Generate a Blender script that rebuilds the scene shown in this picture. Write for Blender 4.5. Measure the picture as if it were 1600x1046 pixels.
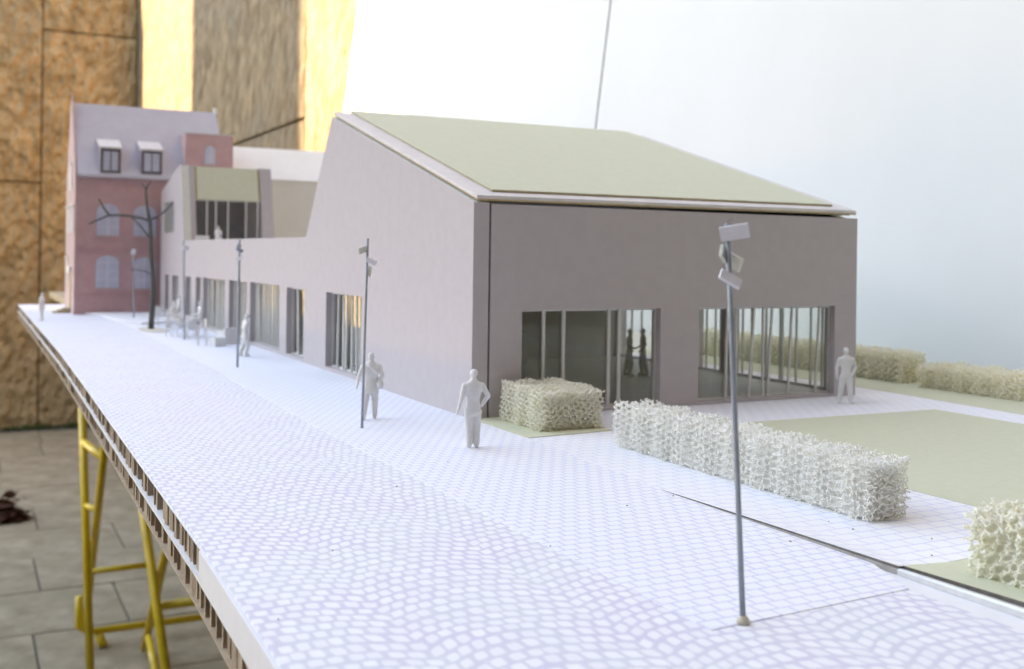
import bpy, bmesh, math, random
import numpy as np
from mathutils import Vector, Matrix
R = math.radians
random.seed(7)
for o in list(bpy.data.objects): bpy.data.objects.remove(o)
scene = bpy.context.scene
col = scene.collection

# ------------------------------------------------------------------ camera
# x runs along the front wall of the hall, y along its long side wall, z up; origin at its front corner
W, H = 1600.0, 1046.0
VPL, VPR = (-60.0, 387.0), (4087.0, 444.0)
CX = 800.0
CY = VPL[1] + (VPR[1]-VPL[1])*(CX-VPL[0])/(VPR[0]-VPL[0])
F = math.sqrt(-((VPL[0]-CX)*(VPR[0]-CX)+(VPL[1]-CY)*(VPR[1]-CY)))
ax = Vector((VPR[0]-CX, VPR[1]-CY, F)).normalized()
ay = Vector((VPL[0]-CX, VPL[1]-CY, F)).normalized()
az = ax.cross(ay)
M = Matrix((ax, ay, az))
CAMH = 0.112
def ray(px, py): return M @ Vector((px-CX, py-CY, F))
_r = ray(736, 655); CAM = _r*(CAMH/_r.z)
CAM = -_r*(CAMH/-_r.z)
def pl(px, py, axis, val):
    r = ray(px, py); return CAM + r*((val-CAM[axis])/r[axis])
def G(px, py, z=0.0): return pl(px, py, 2, z)
def dep(px, py, ref):
    """point on the pixel's ray, at the same distance along the view axis as ref"""
    fw = M @ Vector((0, 0, 1)); r = ray(px, py)
    return CAM + r*((Vector(ref)-CAM).dot(fw)/r.dot(fw))

cd = bpy.data.cameras.new('camera'); cam = bpy.data.objects.new('camera', cd); col.objects.link(cam)
right, up, fwd = M @ Vector((1, 0, 0)), M @ Vector((0, -1, 0)), M @ Vector((0, 0, 1))
cam.matrix_world = Matrix(((right.x, up.x, -fwd.x, CAM.x), (right.y, up.y, -fwd.y, CAM.y), (right.z, up.z, -fwd.z, CAM.z), (0, 0, 0, 1)))
cd.sensor_width = 36; cd.lens = F/W*36; cd.shift_y = (CY-H/2)/W; cd.shift_x = 0
cd.clip_start = 0.01; cd.clip_end = 200
cd.dof.use_dof = True; cd.dof.focus_distance = 0.50; cd.dof.aperture_fstop = 17
scene.camera = cam

# ------------------------------------------------------------------ light
SUN_EL = R(18); SUN_AZ = Vector((-1, 0.13, 0)).normalized()
world = bpy.data.worlds.new('World'); scene.world = world; world.use_nodes = True
wn = world.node_tree.nodes; wn.clear()
sky = wn.new('ShaderNodeTexSky'); sky.sky_type = 'NISHITA'; sky.sun_disc = False
sky.sun_elevation = SUN_EL; sky.sun_rotation = math.atan2(SUN_AZ.x, SUN_AZ.y)
sky.air_density = 1.0; sky.dust_density = 0.25; sky.ozone_density = 1.0
bg = wn.new('ShaderNodeBackground'); bg.inputs[1].default_value = 0.13
wo = wn.new('ShaderNodeOutputWorld')
world.node_tree.links.new(sky.outputs[0], bg.inputs[0]); world.node_tree.links.new(bg.outputs[0], wo.inputs[0])
sd = bpy.data.lights.new('sun', 'SUN'); sd.energy = 2.0; sd.angle = R(0.8); sd.color = (1.0, 0.88, 0.72)
sun = bpy.data.objects.new('sun', sd); col.objects.link(sun)
tosun = Vector((SUN_AZ.x*math.cos(SUN_EL), SUN_AZ.y*math.cos(SUN_EL), math.sin(SUN_EL)))
sun.rotation_euler = tosun.to_track_quat('Z', 'Y').to_euler(); sun.location = tosun*8
vs = scene.view_settings
vs.view_transform = 'Standard'; vs.look = 'None'; vs.gamma = 1; vs.use_curve_mapping = False; vs.exposure = 3.25
vs.use_white_balance = True; vs.white_balance_temperature = 9000; vs.white_balance_tint = 17   # camera balanced for open shade

# ------------------------------------------------------------------ materials
def new_mat(name):
    m = bpy.data.materials.new(name); m.use_nodes = True
    nt = m.node_tree; return m, nt, nt.nodes['Principled BSDF']
def N(nt, t, **kw):
    n = nt.nodes.new(t)
    for k, v in kw.items():
        if k in n.inputs: n.inputs[k].default_value = v
        else: setattr(n, k, v)
    return n
def L(nt, a, b): nt.links.new(a, b)
def mathn(nt, op, a, b=None, c=None):
    n = nt.nodes.new('ShaderNodeMath'); n.operation = op
    for i, v in enumerate((a, b, c)):
        if v is None: continue
        if isinstance(v, (int, float)): n.inputs[i].default_value = v
        else: nt.links.new(v, n.inputs[i])
    return n.outputs[0]
def mix(nt, fac, a, b):
    n = nt.nodes.new('ShaderNodeMix'); n.data_type = 'RGBA'
    for s, v in (('Factor', fac), ('A', a), ('B', b)):
        i = [x for x in n.inputs if x.name == s and (x.type == 'RGBA' if s != 'Factor' else x.type == 'VALUE')][0]
        if isinstance(v, (int, float)): i.default_value = v
        elif isinstance(v, tuple): i.default_value = (*v, 1) if len(v) == 3 else v
        else: nt.links.new(v, i)
    return [x for x in n.outputs if x.type == 'RGBA'][0]
def smooth(nt, v, lo, hi):
    n = nt.nodes.new('ShaderNodeMapRange'); n.interpolation_type = 'SMOOTHSTEP'
    nt.links.new(v, n.inputs[0]); n.inputs[1].default_value = lo; n.inputs[2].default_value = hi
    return n.outputs[0]
def noisy(name, c1, c2, scale=300, rough=0.75, bump=0.0, bscale=None, spec=0.3, detail=4, stretch=(1, 1, 1), metallic=0, bdist=0.0004):
    m, nt, p = new_mat(name)
    tc = N(nt, 'ShaderNodeTexCoord'); mp = N(nt, 'ShaderNodeMapping'); mp.inputs['Scale'].default_value = stretch
    L(nt, tc.outputs['Object'], mp.inputs[0])
    nz = N(nt, 'ShaderNodeTexNoise', Scale=scale, Detail=detail, Roughness=0.6); L(nt, mp.outputs[0], nz.inputs['Vector'])
    L(nt, mix(nt, smooth(nt, nz.outputs[0], 0.3, 0.7), c1, c2), p.inputs['Base Color'])
    p.inputs['Roughness'].default_value = rough; p.inputs['Specular IOR Level'].default_value = spec; p.inputs['Metallic'].default_value = metallic
    if bump:
        b = N(nt, 'ShaderNodeBump', Strength=bump, Distance=bdist)
        nb = N(nt, 'ShaderNodeTexNoise', Scale=bscale or scale*2, Detail=5, Roughness=0.65); L(nt, mp.outputs[0], nb.inputs['Vector'])
        L(nt, nb.outputs[0], b.inputs['Height']); L(nt, b.outputs[0], p.inputs['Normal'])
    return m

WHITE = noisy('white_plastic', (.74, .74, .73), (.80, .80, .79), 200, .45, .05, 900)
PAPERW = noisy('white_paper', (.80, .80, .82), (.84, .84, .86), 60, .7)
PANEL = noisy('white_foamboard', (.715, .735, .73), (.745, .765, .76), 3, .55)
WALL = noisy('greyboard', (.505, .460, .472), (.53, .485, .497), 90, .8, .12, 1400)
CUT = noisy('board_cut_edge', (.66, .65, .58), (.74, .73, .67), 300, .8, .1)
ROOFW = noisy('roof_board_white', (.70, .67, .66), (.76, .73, .72), 100, .7, .05)
ROOFG = noisy('roof_green_paper', (.625, .64, .485), (.65, .665, .51), 120, .8, .08, 1500)
LAWN = noisy('lawn_green_paper', (.60, .605, .44), (.635, .635, .47), 150, .85, .15, 1800)
TANEDGE = noisy('tan_card_edge', (.45, .34, .18), (.55, .43, .26), 200, .8)
GAPSHADE = noisy('gap_shade', (.05, .05, .045), (.08, .075, .07), 100, .9)  # shade inside narrow gaps, put into the colour
INT = noisy('interior_grey', (.44, .41, .365), (.49, .46, .415), 40, .8)
INTF = noisy('interior_floor', (.62, .60, .54), (.67, .65, .59), 60, .45)
KRAFT = noisy('kraft_honeycomb', (.40, .31, .23), (.52, .42, .32), 120, .85, .2, 600)
KRAFTP = noisy('kraft_liner', (.45, .34, .24), (.55, .43, .31), 90, .85)
STEEL = noisy('lamp_steel', (.28, .32, .36), (.36, .40, .44), 250, .5, .15, 900, metallic=.2)
LAMPW = noisy('lamp_card', (.72, .72, .76), (.78, .78, .82), 200, .6)
LAMPC = noisy('lamp_card_cream', (.62, .62, .53), (.68, .68, .6), 200, .6)
GLUE = noisy('dried_glue', (.52, .46, .36), (.66, .60, .5), 300, .3, .1)
TWIG = noisy('twig_bark', (.07, .075, .075), (.15, .155, .15), 500, .8, .5, 900)
PINK = noisy('house_pink_card', (.57, .36, .36), (.62, .40, .40), 60, .8, .08, 900)
PINKL = noisy('house_pink_side', (.58, .40, .39), (.64, .46, .45), 60, .8)
SLATE = noisy('house_roof_card', (.56, .545, .61), (.60, .585, .65), 40, .75)
DORM = noisy('dormer_frame_card', (.13, .12, .13), (.17, .16, .165), 60, .7)
PRINTW = noisy('printed_window', (.52, .54, .66), (.58, .60, .70), 80, .5)
PRINTL = noisy('printed_muntin', (.66, .67, .76), (.70, .71, .8), 80, .6)
CREAMW = noisy('white_massing_board', (.80, .78, .74), (.84, .82, .78), 20, .7)
CREAMSHADE = noisy('shaded_massing_board', (.78, .74, .66), (.82, .78, .70), 20, .7)  # white massing board with the front wall's shade in its colour
YELLOW = noisy('yellow_lacquer', (.66, .46, .018), (.76, .54, .03), 25, .35, .05, 200, spec=.5)
WOOD = noisy('table_plywood', (.35, .27, .18), (.46, .36, .25), 12, .6, stretch=(1, 12, 1))
SAND = noisy('tree_pit_card', (.62, .58, .50), (.68, .63, .55), 200, .85)
TANW = noisy('entrance_wood', (.52, .42, .26), (.60, .50, .33), 100, .6)
FIGD = noisy('indoor_figure', (.34, .28, .19), (.44, .37, .27), 100, .7)  # silhouette darkness against the bright opening, put into the colour
BLOCKER = noisy('sun_blocker_matte', (.42, .39, .34), (.5, .47, .42), 2, .9)  # colour of the added sun blocker
BLOCKERD = noisy('sky_blocker_dark', (.05, .04, .035), (.08, .065, .055), 4, .9)  # kept dark so the added blocker bounces little light
LEAFD = noisy('dry_leaves', (.05, .02, .012), (.12, .045, .028), 30, .8)
MOSS = noisy('weeds', (.04, .075, .015), (.09, .13, .03), 40, .8)
CRUMB = noisy('crumb', (.02, .02, .025), (.05, .05, .05), 500, .9)

def foam_mat(name, c1, c2):
    m, nt, p = new_mat(name)
    p.inputs['Roughness'].default_value = .6; p.inputs['Specular IOR Level'].default_value = .12
    tc = N(nt, 'ShaderNodeTexCoord'); nz = N(nt, 'ShaderNodeTexNoise', Scale=90, Detail=2); L(nt, tc.outputs['Object'], nz.inputs['Vector'])
    c = mix(nt, smooth(nt, nz.outputs[0], .35, .65), c1, c2); L(nt, c, p.inputs['Base Color'])
    tr = N(nt, 'ShaderNodeBsdfTranslucent'); L(nt, c, tr.inputs[0])
    ms = N(nt, 'ShaderNodeMixShader'); ms.inputs[0].default_value = .38
    L(nt, p.outputs[0], ms.inputs[1]); L(nt, tr.outputs[0], ms.inputs[2])
    L(nt, ms.outputs[0], nt.nodes['Material Output'].inputs[0]); return m
FOAMW = foam_mat('foam_white', (.99, .985, .95), (.995, .988, .96))
FOAMC = foam_mat('foam_cream', (.975, .96, .86), (.985, .97, .90))
FOAMY = foam_mat('foam_yellow', (.975, .95, .84), (.98, .96, .87))

def glass_mat(name, tint, refl=1.5):
    m, nt, p = new_mat(name); nt.nodes.remove(p)
    t = N(nt, 'ShaderNodeBsdfTransparent'); t.inputs[0].default_value = (*tint, 1)
    g = N(nt, 'ShaderNodeBsdfGlossy', Roughness=.03); g.inputs[0].default_value = (.95, .95, .95, 1)
    lw = N(nt, 'ShaderNodeLayerWeight', Blend=.5); ms = N(nt, 'ShaderNodeMixShader')
    L(nt, mathn(nt, 'MULTIPLY_ADD', mathn(nt, 'POWER', lw.outputs['Facing'], 4.0), .55, .03), ms.inputs[0]); L(nt, t.outputs[0], ms.inputs[1]); L(nt, g.outputs[0], ms.inputs[2])
    L(nt, ms.outputs[0], nt.nodes['Material Output'].inputs[0]); return m
GLASS = glass_mat('acrylic_pane', (.955, .96, .945), 1.4)

def cobble_mat():
    m, nt, p = new_mat('printed_cobbles'); p.inputs['Roughness'].default_value = .7
    tc = N(nt, 'ShaderNodeTexCoord'); sp = N(nt, 'ShaderNodeSeparateXYZ'); L(nt, tc.outputs['Object'], sp.inputs[0])
    x, y = sp.outputs[0], sp.outputs[1]
    # segmental arches: rows bow within each 58 mm band
    fx = mathn(nt, 'SUBTRACT', mathn(nt, 'FRACT', mathn(nt, 'MULTIPLY_ADD', x, 1/.058, .3)), .5)
    arch = mathn(nt, 'MULTIPLY', mathn(nt, 'MULTIPLY', fx, fx), 5.0)
    nd = N(nt, 'ShaderNodeTexNoise', Scale=30, Detail=1); L(nt, tc.outputs['Object'], nd.inputs['Vector'])
    ns_ = N(nt, 'ShaderNodeSeparateColor'); L(nt, nd.outputs['Color'], ns_.inputs[0])
    v = mathn(nt, 'ADD', mathn(nt, 'ADD', mathn(nt, 'DIVIDE', y, .0066), arch), mathn(nt, 'MULTIPLY', ns_.outputs[0], 1.3))
    par = mathn(nt, 'MULTIPLY', mathn(nt, 'FLOORED_MODULO', mathn(nt, 'FLOOR', v), 2.0), .5)
    u = mathn(nt, 'ADD', mathn(nt, 'ADD', mathn(nt, 'DIVIDE', x, .0055), par), mathn(nt, 'MULTIPLY', ns_.outputs[1], 1.0))
    cell = N(nt, 'ShaderNodeCombineXYZ'); L(nt, mathn(nt, 'FLOOR', u), cell.inputs[0]); L(nt, mathn(nt, 'FLOOR', v), cell.inputs[1])
    wh = N(nt, 'ShaderNodeTexWhiteNoise', noise_dimensions='2D'); L(nt, cell.outputs[0], wh.inputs['Vector'])
    sc = N(nt, 'ShaderNodeSeparateColor'); L(nt, wh.outputs['Color'], sc.inputs[0])
    nf = N(nt, 'ShaderNodeTexNoise', Scale=420, Detail=1); L(nt, tc.outputs['Object'], nf.inputs['Vector'])
    def off(c, o): return mathn(nt, 'ABSOLUTE', mathn(nt, 'ADD', mathn(nt, 'SUBTRACT', mathn(nt, 'FRACT', c), .5), mathn(nt, 'MULTIPLY_ADD', o, .16, -.08)))
    a3 = mathn(nt, 'POWER', off(u, sc.outputs[1]), 4.0); b3 = mathn(nt, 'POWER', off(v, sc.outputs[2]), 4.0)
    dd = mathn(nt, 'ADD', mathn(nt, 'POWER', mathn(nt, 'ADD', a3, b3), .25), mathn(nt, 'MULTIPLY_ADD', nf.outputs[0], .16, -.08))
    stone = mathn(nt, 'SUBTRACT', 1.0, smooth(nt, dd, .29, .46))
    blot = N(nt, 'ShaderNodeTexNoise', Scale=22, Detail=2); L(nt, tc.outputs['Object'], blot.inputs['Vector'])
    jc = mix(nt, smooth(nt, blot.outputs[0], .35, .65), (.635, .61, .735), (.645, .665, .73))
    stc = mix(nt, sc.outputs[0], (.81, .81, .85), (.865, .87, .89))
    fade = N(nt, 'ShaderNodeTexNoise', Scale=260, Detail=2); L(nt, tc.outputs['Object'], fade.inputs['Vector'])
    k = mathn(nt, 'MAXIMUM', stone, mathn(nt, 'MULTIPLY', smooth(nt, fade.outputs[0], .5, .8), .4))
    L(nt, mix(nt, k, jc, stc), p.inputs['Base Color']); return m
COBBLE = cobble_mat()

def paver_mat(name, bw, rh, mort, jcol, scol):
    m, nt, p = new_mat(name); p.inputs['Roughness'].default_value = .7
    tc = N(nt, 'ShaderNodeTexCoord')
    br = N(nt, 'ShaderNodeTexBrick'); L(nt, tc.outputs['Object'], br.inputs['Vector'])
    br.inputs['Scale'].default_value = 1.0
    br.inputs['Brick Width'].default_value = bw; br.inputs['Row Height'].default_value = rh
    br.inputs['Mortar Size'].default_value = mort; br.inputs['Mortar Smooth'].default_value = .3
    br.inputs['Color1'].default_value = (*scol, 1); br.inputs['Color2'].default_value = (*[c*.98 for c in scol], 1); br.inputs['Mortar'].default_value = (*jcol, 1)
    nz = N(nt, 'ShaderNodeTexNoise', Scale=400, Detail=3); L(nt, tc.outputs['Object'], nz.inputs['Vector'])
    L(nt, mix(nt, mathn(nt, 'MULTIPLY', smooth(nt, nz.outputs[0], .4, .7), .3), br.outputs[0], scol), p.inputs['Base Color']); return m
PAVE = paver_mat('printed_pavers', .0072, .0062, .00055, (.61, .62, .80), (.86, .865, .885))
PAVE2 = paver_mat('printed_slabs', .0105, .0078, .0005, (.64, .65, .81), (.87, .875, .89))

def stone_mat(name, c1, c2, c3, stretch, relief=.045):
    m, nt, p = new_mat(name); p.inputs['Roughness'].default_value = .9; p.inputs['Specular IOR Level'].default_value = .15
    tc = N(nt, 'ShaderNodeTexCoord'); mp = N(nt, 'ShaderNodeMapping'); mp.inputs['Scale'].default_value = stretch; L(nt, tc.outputs['Object'], mp.inputs[0])
    a = N(nt, 'ShaderNodeTexNoise', Scale=7, Detail=7, Roughness=.65); L(nt, mp.outputs[0], a.inputs['Vector'])
    b = N(nt, 'ShaderNodeTexNoise', Scale=2.2, Detail=3); L(nt, tc.outputs['Object'], b.inputs['Vector'])
    c = mix(nt, smooth(nt, a.outputs[0], .32, .68), c1, c2)
    L(nt, mix(nt, smooth(nt, b.outputs[0], .45, .7), c, c3), p.inputs['Base Color'])
    bp = N(nt, 'ShaderNodeBump', Strength=1.0, Distance=relief)
    v_ = N(nt, 'ShaderNodeTexVoronoi', Scale=16, Randomness=1.0, feature='SMOOTH_F1'); L(nt, mp.outputs[0], v_.inputs['Vector'])
    L(nt, mathn(nt, 'MULTIPLY_ADD', v_.outputs['Distance'], .9, a.outputs[0]), bp.inputs['Height']); L(nt, bp.outputs[0], p.inputs['Normal'])
    return m
STONE = stone_mat('tooled_sandstone', (.36, .245, .125), (.66, .475, .27), (.47, .345, .205), (1.6, 1.6, 1.0), .055)
STONE2 = stone_mat('shaded_sandstone', (.22, .165, .105), (.42, .32, .205), (.29, .235, .165), (1.6, 1.6, .9), .04)  # same stone darkened for the side wall, its shade in the colour
MORTAR = noisy('stone_joint', (.06, .045, .03), (.10, .08, .05), 20, .95)
PAVING = stone_mat('paving_slab', (.27, .225, .155), (.40, .34, .25), (.30, .26, .18), (1, 1, 1), .006)
BED = noisy('paving_bed', (.10, .095, .08), (.15, .14, .12), 30, .95)

# ------------------------------------------------------------------ mesh helpers
def tag(o, label=None, cat=None, group=None, kind=None):
    if label: o['label'] = label
    if cat: o['category'] = cat
    if group: o['group'] = group
    if kind: o['kind'] = kind
    return o
def empty(name, loc=(0, 0, 0), rz=0):
    o = bpy.data.objects.new(name, None); o.empty_display_size = .01; col.objects.link(o); o.location = loc; o.rotation_euler = (0, 0, rz); return o
class MB:
    def __init__(s): s.v = []; s.f = []; s.mi = []
    def add(s, vs_, fs, mi=0):
        b = len(s.v); s.v += [tuple(q) for q in vs_]
        for f in fs: s.f.append(tuple(b+i for i in f)); s.mi.append(mi)
        return s
    def box(s, x0, x1, y0, y1, z0, z1, mi=0):
        return s.add([(x0,y0,z0),(x1,y0,z0),(x1,y1,z0),(x0,y1,z0),(x0,y0,z1),(x1,y0,z1),(x1,y1,z1),(x0,y1,z1)],
                     [(0,3,2,1),(4,5,6,7),(0,1,5,4),(1,2,6,5),(2,3,7,6),(3,0,4,7)], mi)
    def obox(s, c, size, rot, mi=0):
        m = rot.to_matrix() if hasattr(rot, 'to_matrix') else rot
        hx, hy, hz = [q/2 for q in size]; c = Vector(c)
        vs_ = [c + m @ Vector(q) for q in ((-hx,-hy,-hz),(hx,-hy,-hz),(hx,hy,-hz),(-hx,hy,-hz),(-hx,-hy,hz),(hx,-hy,hz),(hx,hy,hz),(-hx,hy,hz))]
        return s.add(vs_, [(0,3,2,1),(4,5,6,7),(0,1,5,4),(1,2,6,5),(2,3,7,6),(3,0,4,7)], mi)
    def prism(s, poly, axis, a0, a1, mi=0, mi_side=None):
        """poly: list of 2-D points in the two other axes (in order), extruded along axis"""
        def P(q, a):
            return (a, q[0], q[1]) if axis == 0 else ((q[0], a, q[1]) if axis == 1 else (q[0], q[1], a))
        n = len(poly)
        area = sum(poly[i][0]*poly[(i+1) % n][1]-poly[(i+1) % n][0]*poly[i][1] for i in range(n))
        if (area < 0) != (axis == 1): poly = poly[::-1]
        vs_ = [P(q, a0) for q in poly]+[P(q, a1) for q in poly]
        s.add(vs_, [tuple(range(n))[::-1], tuple(range(n, 2*n))], mi)
        b = len(s.v)-2*n
        for i in range(n):
            j = (i+1) % n; s.f.append((b+i, b+j, b+n+j, b+n+i)); s.mi.append(mi if mi_side is None else mi_side)
        return s
    def tube(s, pts, rads, n=8, cap=True, mi=0):
        pts = [Vector(p) for p in pts]
        if isinstance(rads, (int, float)): rads = [rads]*len(pts)
        b = len(s.v); prev = None
        for i, p in enumerate(pts):
            t = (pts[min(i+1, len(pts)-1)]-pts[max(i-1, 0)]).normalized()
            if prev is None:
                a = t.orthogonal().normalized()
            else:
                a = (prev - t*prev.dot(t)).normalized()
            prev = a; c = t.cross(a)
            for k in range(n):
                th = 2*math.pi*k/n; s.v.append(tuple(p+(a*math.cos(th)+c*math.sin(th))*rads[i]))
        for i in range(len(pts)-1):
            for k in range(n):
                j = (k+1) % n; s.f.append((b+i*n+k, b+i*n+j, b+(i+1)*n+j, b+(i+1)*n+k)); s.mi.append(mi)
        if cap:
            s.f.append(tuple(b+k for k in range(n))[::-1]); s.mi.append(mi)
            e = b+(len(pts)-1)*n; s.f.append(tuple(e+k for k in range(n))); s.mi.append(mi)
        return s
    def ell(s, c, r, rot=None, nu=14, nv=9):
        c = Vector(c); b = len(s.v)
        for j in range(nv+1):
            ph = math.pi*j/nv
            for i in range(nu):
                th = 2*math.pi*i/nu
                q = Vector((r[0]*math.sin(ph)*math.cos(th), r[1]*math.sin(ph)*math.sin(th), -r[2]*math.cos(ph)))
                if rot is not None: q = rot @ q
                s.v.append(tuple(c+q))
        for j in range(nv):
            for i in range(nu):
                k = (i+1) % nu; s.f.append((b+j*nu+i, b+j*nu+k, b+(j+1)*nu+k, b+(j+1)*nu+i)); s.mi.append(0)
        return s
    def build(s, name, mats, parent=None, smooth_=False, bevel=0, merge=False, loc=None):
        me = bpy.data.meshes.new(name); me.from_pydata(s.v, [], s.f)
        if not isinstance(mats, (list, tuple)): mats = [mats]
        for m in mats: me.materials.append(m)
        for p, i in zip(me.polygons, s.mi): p.material_index = i
        if smooth_:
            for p in me.polygons: p.use_smooth = True
        if merge or bevel:
            bm = bmesh.new(); bm.from_mesh(me); bmesh.ops.remove_doubles(bm, verts=bm.verts, dist=1e-6)
            if bevel:
                bmesh.ops.bevel(bm, geom=[e for e in bm.edges if e.is_manifold and e.calc_face_angle(0) > .5], offset=bevel, segments=2, affect='EDGES', profile=.6)
            bm.to_mesh(me); bm.free()
        me.update()
        o = bpy.data.objects.new(name, me); col.objects.link(o)
        if parent is not None: o.parent = parent
        if loc is not None: o.location = loc
        return o
def B(name, mat, parent, x0, x1, y0, y1, z0, z1, bevel=0):
    return MB().box(x0, x1, y0, y1, z0, z1).build(name, mat, parent, bevel=bevel)
def link(name, me, parent=None, loc=(0, 0, 0), rot=(0, 0, 0), scale=None):
    o = bpy.data.objects.new(name, me); col.objects.link(o); o.parent = parent; o.location = loc; o.rotation_euler = rot
    if scale: o.scale = scale
    return o
def copy_tree(o, parent=None):
    c = o.copy(); col.objects.link(c); c.parent = parent
    for ch in list(o.children): copy_tree(ch, c)
    return c

def panel(name, axis, a0, a1, top, holes, mats, parent, z0=0.0):
    """upright board: axis 0 -> spans y, axis 1 -> spans x; top = polyline [(u,z)...]; holes = [(u0,u1,z0,z1)]; slot 0 board face, slot 1 light cut top edge"""
    def topz(u):
        for (ua, za), (ub, zb) in zip(top, top[1:]):
            if ua-1e-9 <= u <= ub+1e-9: return za+(zb-za)*(u-ua)/max(ub-ua, 1e-9)
        return top[-1][1]
    us = sorted({round(u, 6) for u, _ in top} | {round(q, 6) for h in holes for q in h[:2]})
    zs = sorted({z0} | {round(q, 6) for h in holes for q in h[2:]})
    us = set(us)
    for (ua, za), (ub, zb) in zip(top, top[1:]):
        for z in zs:
            if min(za, zb) < z < max(za, zb): us.add(round(ua+(ub-ua)*(z-za)/(zb-za), 6))
    us = sorted(us)
    bm = bmesh.new()
    def P(u, z, a): return (a, u, z) if axis == 0 else (u, a, z)
    seen = {}
    for ua, ub in zip(us, us[1:]):
        if ub-ua < 1e-6: continue
        um = (ua+ub)/2
        rows = list(zip(zs, zs[1:]))+[(zs[-1], None)]
        for za, zb in rows:
            zm = (za+(zb if zb is not None else za+.001))/2
            if any(h[0] < um < h[1] and h[2] < zm < h[3] for h in holes): continue
            if topz(um) <= za+1e-7: continue
            ha, hb = (topz(ua), topz(ub)) if zb is None else (min(zb, topz(ua)), min(zb, topz(ub)))
            q = [(ua, za), (ub, za)]
            if hb > za+1e-6: q.append((ub, hb))
            if ha > za+1e-6: q.append((ua, ha))
            fr = [P(*w, a0) for w in q]; bk = [P(*w, a1) for w in q]
            for face in (fr, bk[::-1], *[[fr[i], bk[i], bk[(i+1) % len(q)], fr[(i+1) % len(q)]] for i in range(len(q))]):
                key = frozenset(tuple(round(c, 6) for c in v) for v in face)
                if key in seen: seen[key] = None
                else: seen[key] = face
    vmap = {}
    for face in seen.values():
        if face is None: continue
        vs_ = []
        for v in face:
            k = tuple(round(c, 6) for c in v)
            if k not in vmap: vmap[k] = bm.verts.new(v)
            vs_.append(vmap[k])
        try: bm.faces.new(vs_)
        except ValueError: pass
    bmesh.ops.recalc_face_normals(bm, faces=bm.faces)
    zmin_top = min(z for _, z in top)
    for f in bm.faces:
        f.normal_update()
        n = f.normal
        f.material_index = 1 if (abs(n[axis]) < .5 and f.calc_center_median().z > zmin_top-.02 and (n.z > .2 or f.calc_center_median().z > zmin_top-.0005)) else 0
    me = bpy.data.meshes.new(name); bm.to_mesh(me); bm.free()
    for m in mats: me.materials.append(m)
    o = bpy.data.objects.new(name, me); col.objects.link(o); o.parent = parent
    return o

# ================================================================== SETTING
FLOOR = -1.05
YW = G(50, 669, FLOOR).y          # stone wall across the back of the courtyard
XW = pl(215, 100, 1, YW).x        # stone wall along the right side
# courtyard floor with separate slabs
cf = MB().box(-6, 3.0, -5, 9, FLOOR-.10, FLOOR-.006).build('courtyard_floor', BED); tag(cf, kind='structure')
pitch = .435
slabs = []
for k in range(2):
    mb = MB().box(0, .684, 0, pitch-.006, -.05, 0); slabs.append(mb.build('paver', PAVING, cf, bevel=.003))
protos = [s.data for s in slabs]
for s in slabs: bpy.data.objects.remove(s)
offs = {0: -.101, 1: .178, 2: -.053, 3: .276, 4: -.01}
for r in range(-1, 10):
    y0 = 2.443+pitch*r; o0 = offs.get(r, random.uniform(-.3, .3))
    for c in range(-2, 2):
        x0 = o0+c*.69
        if x0 > XW+.1: continue
        link('paver', protos[(r+c) % 2], cf, (x0, y0, FLOOR+random.uniform(-.0015, .0015)))
# back wall and side wall, blocks as pieces
bw = B('stone_wall', MORTAR, None, -1.3, XW+.4, YW+.02, YW+.35, FLOOR-.05, 2.15)
tag(bw, 'tan rough stone wall with few wide joints closing the courtyard at left', 'wall')
def blk(parent, x0, x1, y0, y1, z0, z1): return MB().box(x0, x1, y0, y1, z0, z1).build('stone_block', STONE if parent is bw else STONE2, parent, bevel=.008)
j = .0040
for (xa, xb, za, zb) in ((-1.3, -.70, FLOOR, .9), (-1.3, -.70, .9, 2.15), (-.70, .143, FLOOR, .539), (-.70, .143, .539, 2.15),
                         (.143, XW, FLOOR, -.25), (.143, XW, -.25, 1.533), (.143, XW, 1.533, 2.15)):
    blk(bw, xa+j, xb-j, YW, YW+.10, za+j, zb-j)
sw = B('stone_wall', MORTAR, None, XW+.02, XW+.4, -1.5, YW+.02, FLOOR-.05, 2.15)
tag(sw, 'sunlit streaky stone wall with one dark angled joint running behind the white panels', 'wall')
YJ, ZJ = pl(475, 185, 0, XW).y, pl(475, 185, 0, XW).z
for (ya, yb, za, zb) in ((4.92, YW, FLOOR, .2), (4.92, YW, .2, 2.15), (YJ, 4.92, FLOOR, -.35), (YJ, 4.92, -.35, ZJ), (YJ, 4.92, ZJ, 2.15),
                         (1.36, YJ, FLOOR, -.1), (1.36, YJ, -.1, 2.15), (-1.5, 1.36, FLOOR, .6), (-1.5, 1.36, .6, 2.15)):
    blk(sw, XW, XW+.10, ya+j, yb-j, za+j, zb-j)
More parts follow.
